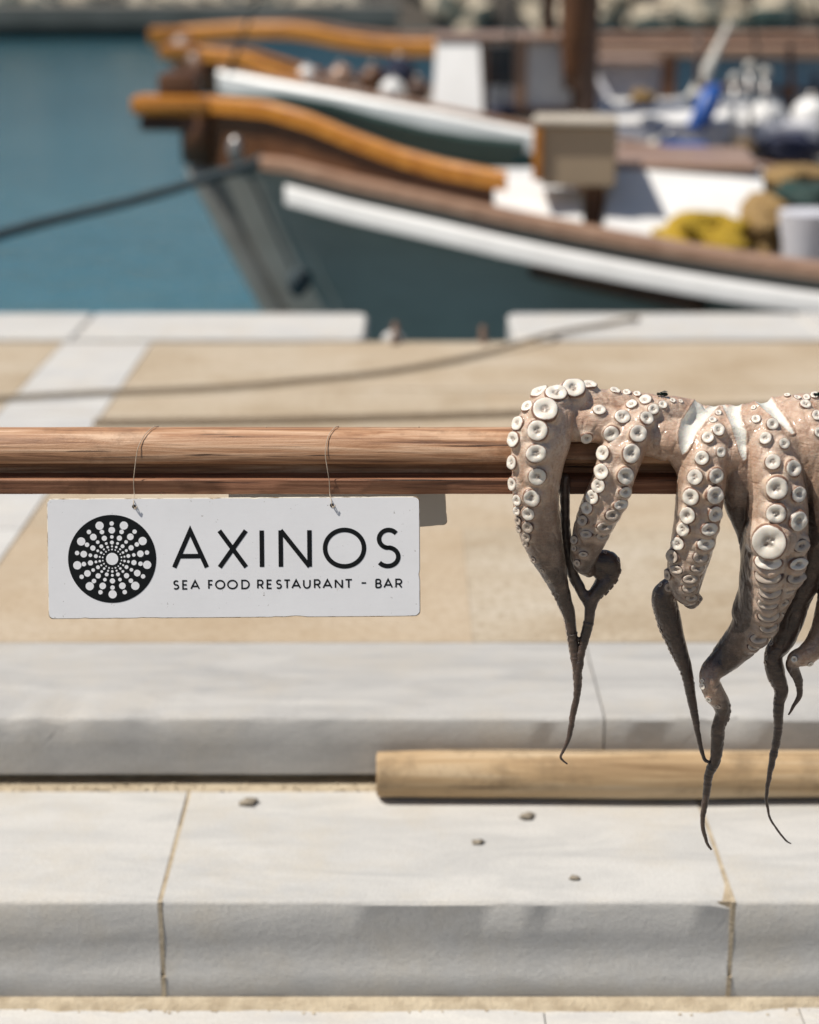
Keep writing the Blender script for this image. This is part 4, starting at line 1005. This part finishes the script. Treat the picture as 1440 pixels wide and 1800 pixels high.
octo = thing('octopus', (P(1250, 760, Y0).x, Y0, pc.z + RP), 'raw pinkish octopus draped over the wooden rail, arms hanging', 'octopus')
ob = finish(bpy.data.objects.new('body', me), octo)
# suckers: lathed cups
def sucker_mesh(seed, m, nseg=22):
    prof = [(1.22, -.60), (1.14, -.28), (1.06, -.06), (1.02, .08), (1.0, .18), (.97, .26), (.89, .325), (.76, .35), (.58, .33), (.44, .30), (.36, .255), (.30, .20), (.20, .175), (.10, .185)]
    V = []; Fc = []
    for k, (r, z) in enumerate(prof):
        for i in range(nseg):
            a = 2 * math.pi * i / nseg
            j = 1 + .17 * noise.noise(Vector((math.cos(a) * 1.1 + seed * 4, math.sin(a) * 1.1, .2 * k)))
            dz = .17 * noise.noise(Vector((math.cos(a) * .9, math.sin(a) * .9 + seed * 3, 2)))
            V.append((r * j * math.cos(a), r * j * math.sin(a), z + dz * (k > 2)))
    n = len(prof)
    for k in range(n - 1):
        for i in range(nseg):
            i2 = (i + 1) % nseg; Fc.append((k * nseg + i, k * nseg + i2, (k + 1) * nseg + i2, (k + 1) * nseg + i))
    Fc.append(tuple((n - 1) * nseg + i for i in range(nseg)))
    me_ = bpy.data.meshes.new('sucker'); me_.from_pydata(V, [], Fc)
    me_.polygons.foreach_set('use_smooth', [True] * len(Fc)); me_.materials.append(M[m]); return me_
SM_L = [sucker_mesh(k * 1.7, 'sucker') for k in range(8)]
SM_T = [sucker_mesh(k * 1.1 + .4, 'sucker_shaded') for k in range(5)]
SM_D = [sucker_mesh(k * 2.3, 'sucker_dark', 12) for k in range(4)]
rnd = random.Random(21)
for hit, nr, k, sq, pg in SUCK:
    o = bpy.data.objects.new('sucker', rnd.choice(SM_T if pg + rnd.uniform(-.12, .12) > .42 else SM_L)); finish(o, octo)
    o.location = hit + nr * k * (.24 if not sq else .20)
    q = nr.to_track_quat('Z', 'Y')
    if not sq: q = q @ Matrix.Rotation(rnd.uniform(0, 6.28), 3, 'Z').to_quaternion()
    o.rotation_mode = 'QUATERNION'; o.rotation_quaternion = q
    o.scale = (k * rnd.uniform(.93, 1.06), k * rnd.uniform(.86, 1.06) * (.68 if sq else 1), k * rnd.uniform(.8, 1.15))
# small dark suckers along the edges of the shaded tails
def edge_suckers(pi, i0, i1, side, step, rf):
    pts = [a[0] for a in ARMS[pi]]; cp, cr = crom(pts, [a[1] for a in ARMS[pi]], 10)
    acc = 0
    for i in range(i0 * 10, min(i1 * 10, len(cp) - 1)):
        acc += (cp[i + 1] - cp[i]).length
        if acc > max(step * cr[i], .0042):
            acc = 0; t = (cp[i + 1] - cp[i]).normalized(); a = t.cross(Vector((0, 1, 0))).normalized() * side
            nr = (a + Vector((0, -.35, 0))).normalized()
            o = bpy.data.objects.new('sucker', rnd.choice(SM_D)); finish(o, octo)
            k = max(cr[i] * rf, .0013) * rnd.uniform(.8, 1.15)
            o.location = cp[i] + nr * cr[i] * .93; o.rotation_mode = 'QUATERNION'; o.rotation_quaternion = nr.to_track_quat('Z', 'Y'); o.scale = (k, k, k)
edge_suckers(0, 10, 15, -1, .75, .3); edge_suckers(5, 1, 8, -1, .5, .24); edge_suckers(2, 1, 5, 1, .6, .3)
edge_suckers(7, 8, 12, -1, .6, .26); edge_suckers(6, 14, 18, 1, .7, .26)

# flies
def fly(px, py, label):
    d = ray(px, py).normalized(); hit, nrm, _, _ = bvh.ray_cast(CAM, d)
    if hit is None: hit, nrm, _, _ = bvh.find_nearest(P(px, py + 6, YA + .045))
    s = .0105; c = hit + Vector((0, 0, s * .30)); t = thing('fly', hit, label, 'fly', 'flies on the octopus')
    MB().ball(c + Vector((.0, 0, 0)), (s * .28, s * .22, s * .2), 12, 8).build('thorax', M_fly, t, True)
    MB().ball(c + Vector((s * .42, 0, -s * .06)), (s * .36, s * .22, s * .2), 12, 8).build('abdomen', M_fly, t, True)
    MB().ball(c + Vector((-s * .34, 0, 0)), (s * .15, s * .19, s * .16), 12, 8).build('head', 'black', t, True)
    for sd in (-1, 1):
        a = c + Vector((-s * .05, sd * s * .08, s * .16))
        MB().add([a, a + Vector((s * .45, sd * s * .32, s * .12)), a + Vector((s * .85, sd * s * .30, s * .02)), a + Vector((s * .7, sd * s * .05, s * .02))], [(0, 1, 2, 3)]).build('wing', M_wing, t)
        for k in (-1, 0, 1):
            b = c + Vector((k * s * .14, sd * s * .14, -s * .08))
            MB().tube([b, b + Vector((k * s * .16, sd * s * .26, s * .05)), b + Vector((k * s * .26, sd * s * .36, -s * .26))], s * .022, 5).build('leg', 'black', t)
M_fly = mat('metallic_green_fly', (.01, .035, .02), (.015, .02, .015), .25, 400, metal=.6)
M_wing = mat('fly_wing', (.12, .12, .11), (.08, .08, .07), .3, 400); M['fly'] = M_fly
fly(1162, 697, 'dark green fly sitting on the arm beside the white cut')
fly(1439, 690, 'dark fly sitting on the arm past the last white cut')
